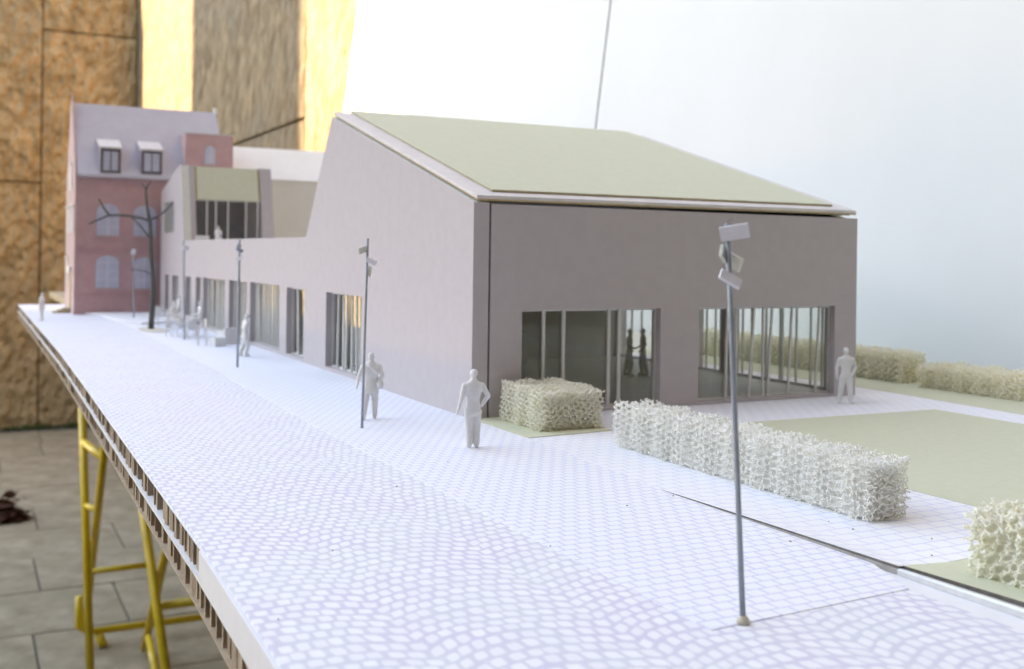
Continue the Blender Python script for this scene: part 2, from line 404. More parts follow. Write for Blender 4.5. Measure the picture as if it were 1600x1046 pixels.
# added unseen blockers left of and behind the camera; they shade the model
DB = 8.0; SL = SUN_AZ.y/-SUN_AZ.x      # added sun blocker out of view, DB metres to the left
PX0 = .590; LEAN = R(7.0)               # foot and lean of the white panels
YS1 = pl(632, 100, 0, PX0+.065).y+SL*(DB+.65)   # its end lets the low sun reach the far end of the panels
nb = MB().box(-DB-.6, -DB, -14, YS1, FLOOR-.05, 4.1); nb.box(-DB-.5, -DB-.1, YS1, 14, FLOOR-.05, 2.85)
for (pa, pb) in ((468, 404), (400.5, 345), (343.5, 300)):  # added slabs cut the sun into stripes on the side wall
    nb.box(-DB-.48, -DB-.12, pl(pa, 90, 0, XW).y+SL*(DB+.9), pl(pb, 90, 0, XW).y+SL*(DB+.9), 2.85, 6.0)
tag(nb.build('sun_blocker', BLOCKER), kind='structure')
tag(MB().box(-7.9, 9, -2.0, -1.6, FLOOR-.05, 7.0).build('sky_blocker', BLOCKERD), kind='structure')  # added out of view to darken the hall front
# weeds along the wall foot
rng = np.random.default_rng(3)
mb = MB()
for (cx_, n_, sp_) in ((G(40, 664, FLOOR).x, 150, .09), (G(112, 660, FLOOR).x, 70, .04), (-.25, 50, .06)):
    for _ in range(n_):
        x = cx_+rng.normal(0, sp_); y = YW-.03-abs(rng.normal(0, .03)); h = rng.uniform(.015, .05); a = rng.uniform(0, 6.28); w = .006
        t = Vector((x+rng.normal(0, .012), y+rng.normal(0, .012), FLOOR+h))
        mb.add([(x-w*math.cos(a), y-w*math.sin(a), FLOOR), (x+w*math.cos(a), y+w*math.sin(a), FLOOR), t], [(0, 1, 2)])
tag(mb.build('weeds', MOSS), 'green weeds growing along the foot of the stone wall', 'weeds', kind='stuff')
# heap of dry leaves
lp = G(10, 812, FLOOR); mb = MB()
for _ in range(160):
    p = lp+Vector((rng.normal(0, .030), rng.normal(0, .04), abs(rng.normal(.03, .03)))); s_ = rng.uniform(.018, .04)
    q = Matrix.Rotation(rng.uniform(0, 6.28), 3, 'Z') @ Matrix.Rotation(rng.uniform(-1, 1), 3, 'X')
    mb.add([p+q @ Vector(v)*s_ for v in ((-1, 0, 0), (-.3, -.5, .1), (.6, -.4, .2), (1, 0, .1), (.5, .5, .25), (-.4, .45, .1))], [(0, 1, 2, 3, 4, 5)])
tag(mb.build('dry_leaves', LEAFD), 'dark reddish brown heap of dry leaves on the paving', 'leaves', kind='stuff')

# ------------------------------------------------------------------ table top and trestle
TT = -0.0246
tt = MB().box(-.06, .66, -.95, 3.05, TT-.018, TT).build('table_top', WOOD, bevel=.002)
tag(tt, 'plywood table top underneath the honeycomb boards', 'table top')
tr = empty('trestle', (0, 0, FLOOR))
tag(tr, 'yellow metal folding trestle with crossed legs standing on the paving', 'trestle')
def T(name, pts, r=.0075, parent=tr):
    return MB().tube([Vector(p)-Vector((0, 0, FLOOR)) for p in pts], r, 8).build(name, YELLOW, parent, smooth_=True)
xl = .0114; xm = .161; xr = .60; ZT = TT-.032
def lineyz(a, b, z): return a.y+(b.y-a.y)*(z-a.z)/(b.z-a.z)
def legpx(x, p, q, za, zb, r=.0105):
    a, b = pl(*p, 0, x), pl(*q, 0, x)
    T('leg', [(x, lineyz(a, b, za), za), (x, lineyz(a, b, zb), zb)], r); return a, b
Fa, Fb = legpx(xl+.012, (163, 705), (131, 1000), FLOOR+.06, ZT); Na, Nb = legpx(xl-.012, (129, 650), (141, 1046), FLOOR+.012, ZT)
legpx(xm-.012, (227, 820), (259, 1046), FLOOR+.012, -.28, .0118); legpx(xm+.012, (260, 859), (218, 1046), FLOOR+.012, -.32, .0118)
for dx, (a, b) in ((.012, (Fa, Fb)), (-.012, (Na, Nb))): T('leg', [(xr+dx, lineyz(a, b, FLOOR+.012), FLOOR+.012), (xr+dx, lineyz(a, b, ZT), ZT)], .0105)
yb_ = lineyz(Fa, Fb, FLOOR+.045)
T('stretcher', [(xl-.004, yb_, FLOOR+.15), (xl-.004, yb_+.003, FLOOR+.06), (xl+.022, yb_+.003, FLOOR+.042), (xr, yb_-.008, FLOOR+.042)], .0105)
q = pl(144, 893, 0, xl); T('stretcher', [(xl, q.y, q.z), (xm, q.y, q.z)], .0082)
q = pl(249, 947, 0, xm); T('stretcher', [(xm, q.y, q.z), (xr, q.y, q.z)], .0125)
for zb_, r_ in ((Fa.z-.02, .0105), (Fa.z-.18, .0082)): T('brace', [(xl+.012, lineyz(Fa, Fb, zb_), zb_), (xl-.012, lineyz(Na, Nb, zb_), zb_)], r_)
q = pl(238, 1023, 0, xm); T('brace', [(xm-.012, q.y-.14, q.z), (xm+.012, q.y+.14, q.z)], .0105)
for a, b in ((Fa, Fb), (Na, Nb)): T('top_bar', [(xl-.03, lineyz(a, b, ZT), ZT), (xr+.03, lineyz(a, b, ZT), ZT)], .0105)
for X_ in (xl+.05, xr-.05): T('foot', [(X_, yb_-.006, FLOOR+.035), (X_+.012, yb_-.02, FLOOR+.001)], .0125)

# ------------------------------------------------------------------ white panels leaning behind the model
lean = LEAN
def panel_board(ya, yb, label, h=.88):
    t = .005; x0 = PX0
    m = MB().box(0, t, ya, yb, 0, h)
    o = m.build('backdrop_panel', PANEL, bevel=.0006)
    o.location = (x0, 0, TT+.002); o.rotation_euler = (0, lean, 0)
    tag(o, label, 'panel', 'white boards leaning behind the model'); return o
YS = pl(928, 210, 0, PX0+.040).y; YE = pl(535, 180, 0, PX0+.062).y
panel_board(YS+.0025, YE, 'white board with sunlit left end leaning against the stone wall')
panel_board(-.75, YS-.0025, 'large plain white board behind hall and hedges, right of the seam')

# ================================================================== MODEL BASE
edge = [(-.85, -.244), (-.378, -.2323), (-.25, -.2282), (0, -.2240), (.3, -.2185), (.6, -.2140), (1.1, -.2112), (1.69, -.2089)]
def ex(y):
    for (ya, xa), (yb, xb) in zip(edge, edge[1:]):
        if y <= yb: return xa+(xb-xa)*(y-ya)/(yb-ya)
    return edge[-1][1]
SEAM = -.0088
def seamA(y): return SEAM-.0002
def seamB(y): return SEAM+.0004
ys_seam = [-.85, -.438, -.238, 1.69]
def outlineA(dx=0.0): return [(x+dx*(.8+.12*math.sin(141*y)+.08*math.sin(373*y+1)), y) for y, x in zip(np.linspace(-.85, 1.69, 180), [ex(q) for q in np.linspace(-.85, 1.69, 180)])]+[(seamA(y), y) for y in ys_seam[::-1]]
ba = empty('base_board', (0, 0, 0)); tag(ba, 'honeycomb board carrying the printed cobbled street, its open edge at left', 'base board')
LAY = [('liner', -.0012, -.0018, PAPERW), ('liner', -.0122, -.0136, PAPERW), ('liner', -.0240, -.0246, KRAFTP)]
for (n_, za, zb, mm), dx in zip(LAY, (0, -.0008, -.0006)): MB().prism(outlineA(dx), 2, zb, za).build(n_, mm, ba)
def honeycomb(za, zb, seed, y_lo, y_hi):
    """cut edge of the paper honeycomb: outer cell flaps with open pockets between them"""
    rg = np.random.default_rng(seed); mb = MB(); y = y_lo; h_ = za-zb
    def sheet_(pts):
        for (ya, da), (yb, db) in zip(pts, pts[1:]):
            mb.add([(ex(ya)+da, ya, zb), (ex(yb)+db, yb, zb), (ex(yb)+db, yb, za), (ex(ya)+da, ya, za)], [(0, 1, 2, 3)])
    while y < y_hi:
        fl, op = rg.uniform(.0042, .0066), rg.uniform(.0042, .0066); d0 = rg.uniform(.0003, .0014); d1 = rg.uniform(.0003, .0016); b_ = rg.uniform(-.0006, .0010)
        dp = rg.uniform(.011, .015); sk = rg.normal(0, .0008)
        if rg.uniform() > .05:
            sheet_([(y+sk, dp), (y+.0002, d0+.004), (y, d0), (y+fl*.5, max(.0001, (d0+d1)/2+b_)), (y+fl, d1), (y+fl+.0002, d1+.004), (y+fl-sk, dp)])
        sheet_([(y-.001, dp+.0005), (y+fl+op+.001, dp+.0005+rg.normal(0, .001))])
        y += fl+op
    o = mb.build('honeycomb_core', KRAFT, ba); o['kind'] = 'stuff'; return o
honeycomb(-.0018, -.0122, 5, -.85, 1.68)
honeycomb(-.0136, -.0240, 9, -.85, 1.68)
# edge strip that covers the upper core near the camera
mb = MB(); yl = [-.85, -.6, -.378, -.30, -.25]
for ya, yb in zip(yl, yl[1:]):
    mb.add([(ex(ya)-.0010, ya, -.0128), (ex(yb)-.0010, yb, -.0124), (ex(yb)-.0010, yb, -.0010), (ex(ya)-.0010, ya, -.0010),
            (ex(ya)-.0002, ya, -.0128), (ex(yb)-.0002, yb, -.0124), (ex(yb)-.0002, yb, -.0010), (ex(ya)-.0002, ya, -.0010)],
           [(0, 3, 2, 1), (4, 5, 6, 7), (3, 7, 6, 2), (0, 1, 5, 4), (1, 2, 6, 5), (0, 4, 7, 3)])
mb.build('edge_strip', PAPERW, ba)
# rest of the cores, inside
MB().prism([(x+.019, y) for y, x in edge]+[(seamA(y)-.002, y) for y in ys_seam[::-1]], 2, -.0122, -.0018).build('core_fill', KRAFT, ba)
MB().prism([(x+.019, y) for y, x in edge]+[(seamA(y)-.002, y) for y in ys_seam[::-1]], 2, -.0240, -.0136).build('core_fill', KRAFT, ba)

bb = empty('base_board', (0, 0, 0)); tag(bb, 'second honeycomb board under hall, lawns and hedges right of the open seam', 'base board')
BX1 = .585
pB = [(seamB(y), y) for y in (-.85, -.438, -.40, -.35, -.30, -.26, -.236, 1.69)]+[(BX1, 1.69), (BX1, -.85)]
MB().prism(pB, 2, -.0018, -.0012).build('liner', PAPERW, bb)
MB().prism([(x+(.0008 if x < .1 else 0), y) for x, y in pB], 2, -.0240, -.0018).build('core_fill', KRAFT, bb)
MB().prism(pB, 2, -.0246, -.0240).build('liner', KRAFTP, bb)
# the second board stands a little proud of the first along the seam: lifted paper edge, cut face below it
CUTG = noisy('cut_face_grey', (.34, .30, .27), (.45, .41, .38), 300, .7)
LIPSHADE = noisy('lip_gap_shade', (.13, .115, .10), (.20, .18, .165), 300, .8)  # shade under the lifted edge, painted as a dark band
LIP = noisy('curled_foil_edge', (.66, .65, .64), (.74, .73, .72), 200, .3, metallic=.3)
def lift(y): return .0021*max(0., min(1., (-.236-y)/.15))**.8+(.0016*max(0., min(1., (-.384-y)/.06)))
def lipstrip(name, ys_, prof, mats):
    mb = MB(); P_ = [[(SEAM+a, y, b) for a, b in prof(y)] for y in ys_]
    for p, q in zip(P_, P_[1:]):
        for i in range(len(p)-1): mb.add([p[i], q[i], q[i+1], p[i+1]], [(0, 1, 2, 3)], 0 if len(mats) == 1 else min(i, len(mats)-1))
    o = mb.build(name, mats, bb); return o
yA, yB_ = np.linspace(-.3838, -.236, 10), np.linspace(-.85, -.3838, 18)
lipstrip('lifted_edge', yA, lambda y: [(-.0001, -.0011), (.0, lift(y)*.55-.0004), (.0004, lift(y)*.6-.0004), (.0001, lift(y)), (.014, .0000)], [CUTG, LIP, LIPSHADE, PAVE2])
lipstrip('lifted_edge', yB_, lambda y: [(-.0006, -.0011), (-.0007, lift(y)*.30), (-.0001, lift(y)*.55), (.0008, lift(y)*.60), (.0014, lift(y)*.42), (.0022, lift(y)*.55), (.0020, lift(y)), (.030, .0003)], [LIP, LIP, LIP, LIPSHADE, LIPSHADE, LIPSHADE, LAWN])

# ------------------------------------------------------------------ printed sheets: street, pavements, lawns
def sheet(name, poly, mat, z0, z1, kind='structure'):
    o = MB().prism(poly, 2, z0, z1).build(name, mat); tag(o, kind=kind); return o
sheet('street', [(x+.0006, y) for y, x in edge]+[(-.088, 1.69), (-.0903, 1.15), (-.097, .4), (-.104, -.02), (-.104, -.398), (-.0215, -.395), (-.0215, -.85)], COBBLE, -.0012, -.00022)
sheet('pavement', [(-.108, -.404), (-.0209, -.3996), (SEAM-.0004, -.372), (SEAM-.0002, -.2365), (SEAM+.0002, -.2355), (.0, -.083), (-.0002, 1.69), (-.086, 1.69), (-.0903, 1.15), (-.0956, .42), (-.1066, -.024), (-.1075, -.29)], PAVE, -.0012, 0.0)
sheet('footpath', [(seamB(-.383)+.0001, -.383), (.104, -.377), (.1035, -.0805), (.346, -.0865), (.3478, -.85), (.3805, -.85), (.3855, -.13), (.394, .007), (.394, .42), (.002, .42), (.002, .001), (.0645, .001), (.0645, -.078), (.0006, -.0828), (SEAM+.0006, -.2352), (seamB(-.26)+.0001, -.26), (seamB(-.30)+.0001, -.30), (seamB(-.35)+.0001, -.35)], PAVE2, -.0012, -.0002)
sheet('lawn', [(.1042, -.379), (.1042, -.0812), (.3455, -.0870), (.3472, -.85), (.1042, -.85)], LAWN, -.0012, -.0001)
sheet('lawn', [(.0010, -.0822), (.0645, -.0775), (.0645, .0), (.0010, .0)], LAWN, -.0012, .0003)
sheet('lawn', [(seamB(-.3845)-.0001, -.3845), (.1036, -.3785), (.1036, -.85), (seamB(-.44), -.85), (seamB(-.44), -.44)], LAWN, -.0012, .0001)
sheet('lawn', [(.3812, -.85), (.386, -.13), (.3945, .007), (.3945, .42), (BX1-.001, .42), (BX1-.001, -.85)], LAWN, -.0012, -.0001)
sheet('ground', [(.002, .421), (BX1-.001, .421), (BX1-.001, 1.688), (.002, 1.688)], SAND, -.0012, -.0004)
# crumbs of cut card on the paper
mb = MB()
for (px, py) in ((860, 853), (1295, 815), (1333, 827), (1235, 846), (1456, 842), (1456, 868), (435, 968), (1052, 775), (700, 722), (980, 790), (620, 760), (520, 860)):
    p = G(px, py, .0003); a = random.uniform(0, 3); l_ = random.uniform(.0004, .0010)
    mb.obox(p, (l_, .0003, .0003), Matrix.Rotation(a, 3, 'Z'))
tag(mb.build('crumbs', CRUMB), 'tiny dark crumbs scattered on the printed paper', 'crumbs', kind='stuff')

# ================================================================== HALL
HW = .351
hall = empty('hall_building'); tag(hall, 'grey card hall model with steep green shed roof and two large front windows', 'building')
WM = [WALL, CUT]; TW = .0118
Zh = .0738
topL = [(0, .1478), (.319, .2402), (.4015, .1272), (.642, .1276)]
win_hall = [(.2266, .3303, .0035, .0743), (.4028, .4704, .0035, .0742), (.4964, .634, .0035, .0752)]
panel('side_wall', 0, 0, TW, topL, win_hall, WM, hall)
win_front = [(.0382, .1552, .0022, Zh), (.19, .3277, .0022, Zh)]
panel('front_wall', 1, 0, .012, [(.0134, .1470), (HW, .1462)], win_front, WM, hall)
win_right = [(.022, .150, .0022, Zh), (.166, .205, .0022, Zh), (.217, .345, .0022, Zh)]
panel('side_wall', 0, HW-.011, HW-.0002, [(.0122, .1470), (.319, .2395), (.4015, .127)], win_right, WM, hall)
B('gap_shade_strip', GAPSHADE, hall, TW+.0002, .0132, .003, .0118, 0, .1465)  # dark strip stands in for shade between the two walls
# roof: white board with green paper and tan edge
def roofz(y): return .1502+(.2425-.1502)*y/.319
def slab(name, mat, x0, x1, ya, yb, dz0, dz1, parent=hall):
    return MB().prism([(ya, roofz(ya)+dz0), (yb, roofz(yb)+dz0), (yb, roofz(yb)+dz1), (ya, roofz(ya)+dz1)], 0, x0, x1).build(name, mat, parent)
slab('roof_underlay', GAPSHADE, .0068, HW-.005, .004, .316, -.0028, -.0002)  # dark slab stands in for the shaded gap under the eave
slab('roof_board', ROOFW, .0022, HW-.0015, .0002, .3195, 0, .0024)
slab('roof_edge', TANEDGE, .0026, HW-.002, -.0002, .319, -.0012, 0)
slab('green_roof_edge', TANEDGE, .0190, HW-.0175, .0110, .3245, .0026, .0038)
slab('green_roof', ROOFG, .0190, HW-.0175, .0108, .3247, .0038, .0044)
MB().prism([(.3205, .2402), (.4015, .1262), (.3985, .124), (.316, .2385)], 0, TW, HW-.012).build('back_slope', WALL, hall)
# inside
B('floor', INTF, hall, TW, HW-.011, .0122, .40, .0, .0016)
B('partition', INT, hall, TW, HW-.012, .347, .353, .0016, .12)
B('counter', INT, hall, .05, .20, .295, .322, .0016, .034)
B('ceiling', PAPERW, hall, TW, HW-.012, .0125, .30, .108, .112)
# windows
MULL = noisy('mullion_white', (.62, .62, .60), (.68, .68, .66), 200, .5)
def window(parent, axis, a, u0, u1, z0, z1, mulls, sgn=1, frame=.0016, name='window', rail=True):
    """axis 1: front wall at y=a, u is x; axis 0: side wall at x=a, u is y"""
    def bx(b, ua, ub, za, zb, da, db):
        lo, hi = sorted((a+sgn*da, a+sgn*db))
        return b.box(ua, ub, lo, hi, za, zb) if axis == 1 else b.box(lo, hi, ua, ub, za, zb)
    w = bx(MB(), u0, u1, z0, z1, .0076, .0082).build(name, GLASS, parent)
    fr = MB()
    if rail:
        bx(fr, u0, u1, z1-frame, z1, .0062, .0090); bx(fr, u0, u1, z0, z0+frame, .0062, .0090)
        bx(fr, u0, u0+frame*.7, z0+frame, z1-frame, .0062, .0090); bx(fr, u1-frame*.7, u1, z0+frame, z1-frame, .0062, .0090)
        fr.build('frame', MULL, w)
    for m in mulls:
        um, ut, wd = (m if isinstance(m, tuple) else (m, m, .0015))
        d0, d1 = sorted((a+sgn*.0050, a+sgn*.0068))
        if axis == 1: vs_ = [(um, d0, z0), (um+wd, d0, z0), (um+wd, d1, z0), (um, d1, z0), (ut, d0, z1), (ut+wd, d0, z1), (ut+wd, d1, z1), (ut, d1, z1)]
        else: vs_ = [(d0, um, z0), (d1, um, z0), (d1, um+wd, z0), (d0, um+wd, z0), (d0, ut, z1), (d1, ut, z1), (d1, ut+wd, z1), (d0, ut+wd, z1)]
        MB().add(vs_, [(0, 3, 2, 1), (4, 5, 6, 7), (0, 1, 5, 4), (1, 2, 6, 5), (2, 3, 7, 6), (3, 0, 4, 7)]).build('mullion', MULL, w)
    return w
def fx_(px, py=560): return pl(px, py, 1, .006).x
window(hall, 1, 0, .0382, .1552, .0022, Zh, [(fx_(846), fx_(846), .0022), (fx_(877), fx_(877), .0024), (fx_(948), fx_(948), .0024), (fx_(964), fx_(964), .0024)])
window(hall, 1, 0, .19, .3277, .0022, Zh, [(fx_(1132), fx_(1134), .0018), (fx_(1148), fx_(1148), .0014), (fx_(1168, 610), fx_(1177, 490), .0016), (fx_(1190, 610), fx_(1191, 490), .0014),
        (fx_(1197, 610), fx_(1205, 490), .0016), (fx_(1229, 610), fx_(1236, 490), .0016), (fx_(1272, 610), fx_(1279, 490), .0016)])
def fy(px, z=540): return pl(px, z, 0, HW-.004).y
window(hall, 0, HW, .022, .150, .0022, Zh, [.032, .046, .064, .082, .085, .104, .124, .137], -1)
window(hall, 0, HW, .166, .205, .0022, Zh, [.178, .192], -1)
window(hall, 0, HW, .217, .345, .0022, Zh, [.235, .262, .283, .306, .325], -1)
rm = random.Random(11)
def mulls(u0, u1, us_):
    return [(u, u+rm.uniform(-.003, .003), rm.uniform(.0016, .0026)) for u in us_]
window(hall, 0, 0, *win_hall[0], mulls(0, 0, [.240, .254, .268, .285, .292, .310]))
window(hall, 0, 0, *win_hall[1], mulls(0, 0, [.414, .420, .442]))
window(hall, 0, 0, *win_hall[2], mulls(0, 0, [.507, .517, .527, .536, .547, .560, .571, .583, .594, .607, .618]))
# added pale strips imitate the stripes reflected in the side glazing
STRIPE = noisy('reflected_stripe', (.48, .47, .44), (.56, .55, .52), 100, .8, stretch=(1, 1, .1))
for (ya, yb) in ((.262, .285), (.515, .540), (.556, .570), (.588, .628), (.430, .452)):
    B('reflection_strip', STRIPE, hall, .017, .0174, ya, yb, .0022, .0732)
for (a_, b_) in ((.0382, .1552), (.19, .3277)):
    B('sill', CUT, hall, a_, b_, .0002, .006, .0003, .0020)
for (a_, b_, c_, d_) in win_hall: B('sill', CUT, hall, .0002, .006, a_, b_, .0003, .0030)

# ------------------------------------------------------------------ WING
wing = empty('wing_building'); tag(wing, 'long low grey card wing with terrace and small green fronted upper storey', 'building')
topW = [(.6425, .1276), (1.073, .1280), (1.1055, .2490), (1.120, .2497), (1.2935, .2140)]
win_wing = [(.6502, .7488, .0035, .0745), (.7717, .918, .0035, .0738), (.930, .972, .0035, .073), (1.007, 1.054, .012, .072), (1.1148, 1.1736, .012, .071), (1.2046, 1.2428, .012, .0708), (1.165, 1.2585, .141, .194)]
panel('side_wall', 0, 0, .0118, topW, win_wing, WM, wing)
for i, h in enumerate(win_wing):
    n_ = max(1, int((h[1]-h[0])/.013)); us_ = [h[0]+(h[1]-h[0])*(k+1)/(n_+1)+rm.uniform(-.003, .003) for k in range(n_)]
    window(wing, 0, 0, *h, mulls(0, 0, us_))
for (ya, yb) in ((.66, .70), (.80, .86), (.875, .905)): B('reflection_strip', STRIPE, wing, .017, .0174, ya, yb, .0022, .0732)  # more added strips for reflected stripes, behind the wing glazing
B('terrace_deck', ROOFW, wing, .0120, .172, .405, 1.10, .112, .116)
B('floor', INTF, wing, .0120, .166, .405, 1.29, 0, .0016)
B('inner_wall', INT, wing, .10, .105, .405, 1.29, .0016, .111)
B('back_wall', WALL, wing, .167, .172, .405, 1.10, .0, .1115)
B('inner_wall', INT, wing, .0120, .0995, .700, .704, .0016, .111)
XR0, XR1 = pl(405, 262, 1, 1.108).x, pl(422.5, 264, 1, 1.108).x
prof = [(1.073, .1165), (1.1055, .2490), (1.120, .2497), (1.2935, .2140), (1.2935, .1165)]
def fin(x0, x1): return MB().prism(prof, 0, x0, x1).build('fin_wall', WALL, wing, bevel=.0006)
XL1 = pl(303, 262, 1, 1.108).x
MB().prism([(1.0732, .1165), (1.1056, .2488), (1.116, .2488), (1.090, .1165)], 0, .0120, XL1).build('fin_wall', WALL, wing)
fin(XR0, XR1)
def inc(z): return 1.0730+(1.1055-1.0730)*(z-.128)/(.2490-.128)
MB().prism([(inc(.1935)+.004, .1935), (inc(.247)+.004, .247), (1.125, .2475), (1.125, .1935)], 0, XL1+.0002, XR0-.0002).build('roof_underlay', TANEDGE, wing)
MB().prism([(inc(.1945)+.0028, .1945), (inc(.2475)+.0028, .2475), (inc(.2475)+.0038, .2475), (inc(.1945)+.0038, .1945)], 0, XL1+.0032, XR0-.0035).build('green_roof', ROOFG, wing)
MB().box(XL1+.001, XR0-.001, inc(.1935)+.0028, inc(.1935)+.006, .1925, .1941).build('roof_edge', CUT, wing)
MB().prism([(1.126, .2470), (1.2930, .2125), (1.2930, .1165), (1.2890, .1165), (1.2890, .209), (1.126, .2430)], 0, .0120, XR0-.0002).build('rear_roof', ROOFW, wing)
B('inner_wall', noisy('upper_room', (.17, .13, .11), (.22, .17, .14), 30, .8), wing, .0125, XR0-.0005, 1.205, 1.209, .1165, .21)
yg = inc(.16)+.010
wu = B('window', GLASS, wing, XL1+.0005, XR0-.0005, yg, yg+.0006, .1165, .1925)
for px in (323, 337, 356, 384, 402):
    x = pl(px, 340, 1, yg).x; B('mullion', MULL, wu, x-.0011, x+.0011, yg-.0022, yg-.0004, .1165, .1922)

# terrace set: table and seated figure seen above the parapet are added with the figures

# ------------------------------------------------------------------ white massing block behind the wing
YB = 1.34
bx0, bx1 = .178, .40
ze = pl(457, 281, 1, YB).z; zt = pl(430, 233, 1, YB+.10).z
blkm = empty('massing_block', (0, 0, 0)); tag(blkm, 'plain white block model with sloping roof standing behind the wing', 'building')
MB().box(bx0, bx1, YB, YB+.20, -.0004, ze-.002).build('wall', CREAMSHADE, blkm)
MB().prism([(YB-.004, ze-.002), (YB+.10, zt), (YB+.20, zt-.03), (YB+.20, ze-.002)], 0, bx0-.055, bx1+.004).build('roof', CREAMW, blkm, bevel=.0008)
MB().box(bx0-.052, bx0, YB+.11, YB+.20, -.0004, ze-.0025).build('wall', CREAMSHADE, blkm)

# ------------------------------------------------------------------ pink house
HY = 1.312
def hp(px, py): return pl(px, py, 1, HY)
hx0 = hp(116, 390).x; hx1 = hp(364, 230).x; hd = .17
zE = hp(190, 276).z; yR = HY+.088; zR = pl(220, 171, 1, yR).z
house = empty('town_house'); tag(house, 'pink card town house with lilac gabled roof and two dormers', 'house')
MB().box(hx0+.0035, hx1, HY, HY+hd, 0, zE).build('wall', PINK, house)
# gable wall on the left with raised edge
gab = [(HY-.001, 0), (HY+hd, 0), (HY+hd, zE), (yR+.010, zR+.003), (yR+.010, zR+.010), (yR-.010, zR+.010), (yR-.010, zR+.003), (HY-.001, zE+.002)]
MB().prism(gab, 0, hx0, hx0+.0034).build('gable_wall', PINKL, house)
MB().prism([(yR-.004, zR+.010), (yR+.004, zR+.010), (yR+.002, zR+.020), (yR-.002, zR+.020)], 0, hx0, hx0+.0034).build('finial', PINKL, house)
hxr = pl(338, 181, 1, yR).x
MB().prism([(HY-.006, zE-.001), (yR, zR), (HY+hd+.006, zE-.001), (HY+hd+.006, zE+.0015), (yR, zR+.003), (HY-.006, zE+.0015)][::1], 0, hx0+.0036, hxr).build('roof', SLATE, house)
MB().prism([(HY, zE), (yR, zR-.001), (HY+hd, zE)], 0, hxr-.006, hxr-.001).build('gable_wall', PINKL, house)
MB().box(hxr-.005, hxr+.001, yR-.004, yR+.004, zR, zR+.012).build('finial', CREAMW, house)
MB().box(hx0+.003, hx1-.05, HY-.0075, HY-.0062, zE-.0035, zE+.0015).build('gutter', SLATE, house)
def rz(y): return zE+(zR-zE)*(y-HY+.006)/(yR-HY+.006)
def dormer(px0, px1, py0, py1):
    yf = HY-.0045
    x0, x1 = pl(px0, 250, 1, yf).x, pl(px1, 250, 1, yf).x; z0, z1 = pl(px0, py1, 1, yf).z, pl(px0, py0, 1, yf).z
    ztop = z1+.022; yb = yf+.060
    d = MB().prism([(yf+.003, z0), (yf+.003, z1), (yb, ztop), (yb, z0)], 0, x0+.001, x1-.001).build('dormer', PINKL, house)
    MB().prism([(yf-.003, z1+.0002), (yf-.003, z1+.0034), (yb, ztop+.0034), (yb, ztop+.0002)], 0, x0-.0028, x1+.0016).build('dormer_roof', ROOFW, d)
    fr = MB(); t = .0042
    fr.box(x0, x1, yf, yf+.003, z1-t, z1); fr.box(x0, x1, yf, yf+.003, z0, z0+t); fr.box(x0, x0+t, yf, yf+.003, z0+t, z1-t); fr.box(x1-t, x1, yf, yf+.003, z0+t, z1-t)
    fr.build('window_frame', DORM, d)
    B('pane', PRINTW, d, x0+t, x1-t, yf+.0012, yf+.0028, z0+t, z1-t)
    xm = (x0+x1)/2; B('muntin', DORM, d, xm-.0008, xm+.0008, yf+.0004, yf+.0011, z0+t, z1-t)
    for k in (1, 2): zz = z0+t+(z1-z0-2*t)*k/3; B('muntin', PRINTL, d, x0+t, x1-t, yf+.0006, yf+.0011, zz-.0004, zz+.0004)
dormer(157.5, 189, 232, 270); dormer(221.5, 253.5, 235.5, 271.5)
# cross gable at the right
tl, trr = hp(292, 212).x, hx1; ztw = hp(328, 211).z
MB().box(tl, trr, HY-.0018, HY+.07, zE-.004, ztw).build('cross_gable', PINK, house)
MB().box(tl-.0022, tl-.0002, HY-.0016, HY+.07, zE, ztw-.001).build('cross_gable_side', PINKL, house)
MB().box(tl-.003, trr+.001, HY-.003, HY+.072, ztw+.0002, ztw+.002).build('cross_gable_roof', ROOFW, house)
def arched(x0, x1, z0, z1, yf, rise=.35, nx=2, nz=4, arch=True):
    w = (x1-x0); zs_ = z1-w*rise; pts = [(x0, z0), (x1, z0)]
    for k in range(9):
        th = math.pi*k/8; pts.append(((x0+x1)/2+w/2*math.cos(th), zs_+(z1-zs_)*math.sin(th)))
    o = MB().prism(pts, 1, yf-.0016, yf-.0002).build('window', PRINTW, house)
    for k in range(1, nx):
        x = x0+w*k/nx; B('muntin', PRINTL, o, x-.0011, x+.0011, yf-.0024, yf-.0017, z0, zs_+(z1-zs_)*.96)
    for k in range(1, nz):
        z = z0+(zs_-z0)*k/(nz-1); B('muntin', PRINTL, o, x0, x1, yf-.0021, yf-.0017, z-.0006, z+.0006)
    B('sill', PINKL, o, x0-.002, x1+.002, yf-.003, yf-.0002, z0-.0026, z0-.0002)
for (a, b, c, d) in ((150, 186, 399, 450), (208, 244, 402, 451), (151, 187, 318, 368), (209, 244, 321, 369)):
    arched(hp(a, c).x, hp(b, c).x, hp(a, d).z, hp(a, c).z, HY)
arched(hp(320, 230).x, hp(336, 230).x, hp(320, 257).z, hp(320, 228).z, HY-.0018, .5, 2, 5)
for (py, hgt) in ((391, .003), (465, .004)):
    z = hp(190, py).z; B('string_course', PINK, house, hx0+.0036, hx1, HY-.0022, HY-.0003, z, z+hgt)
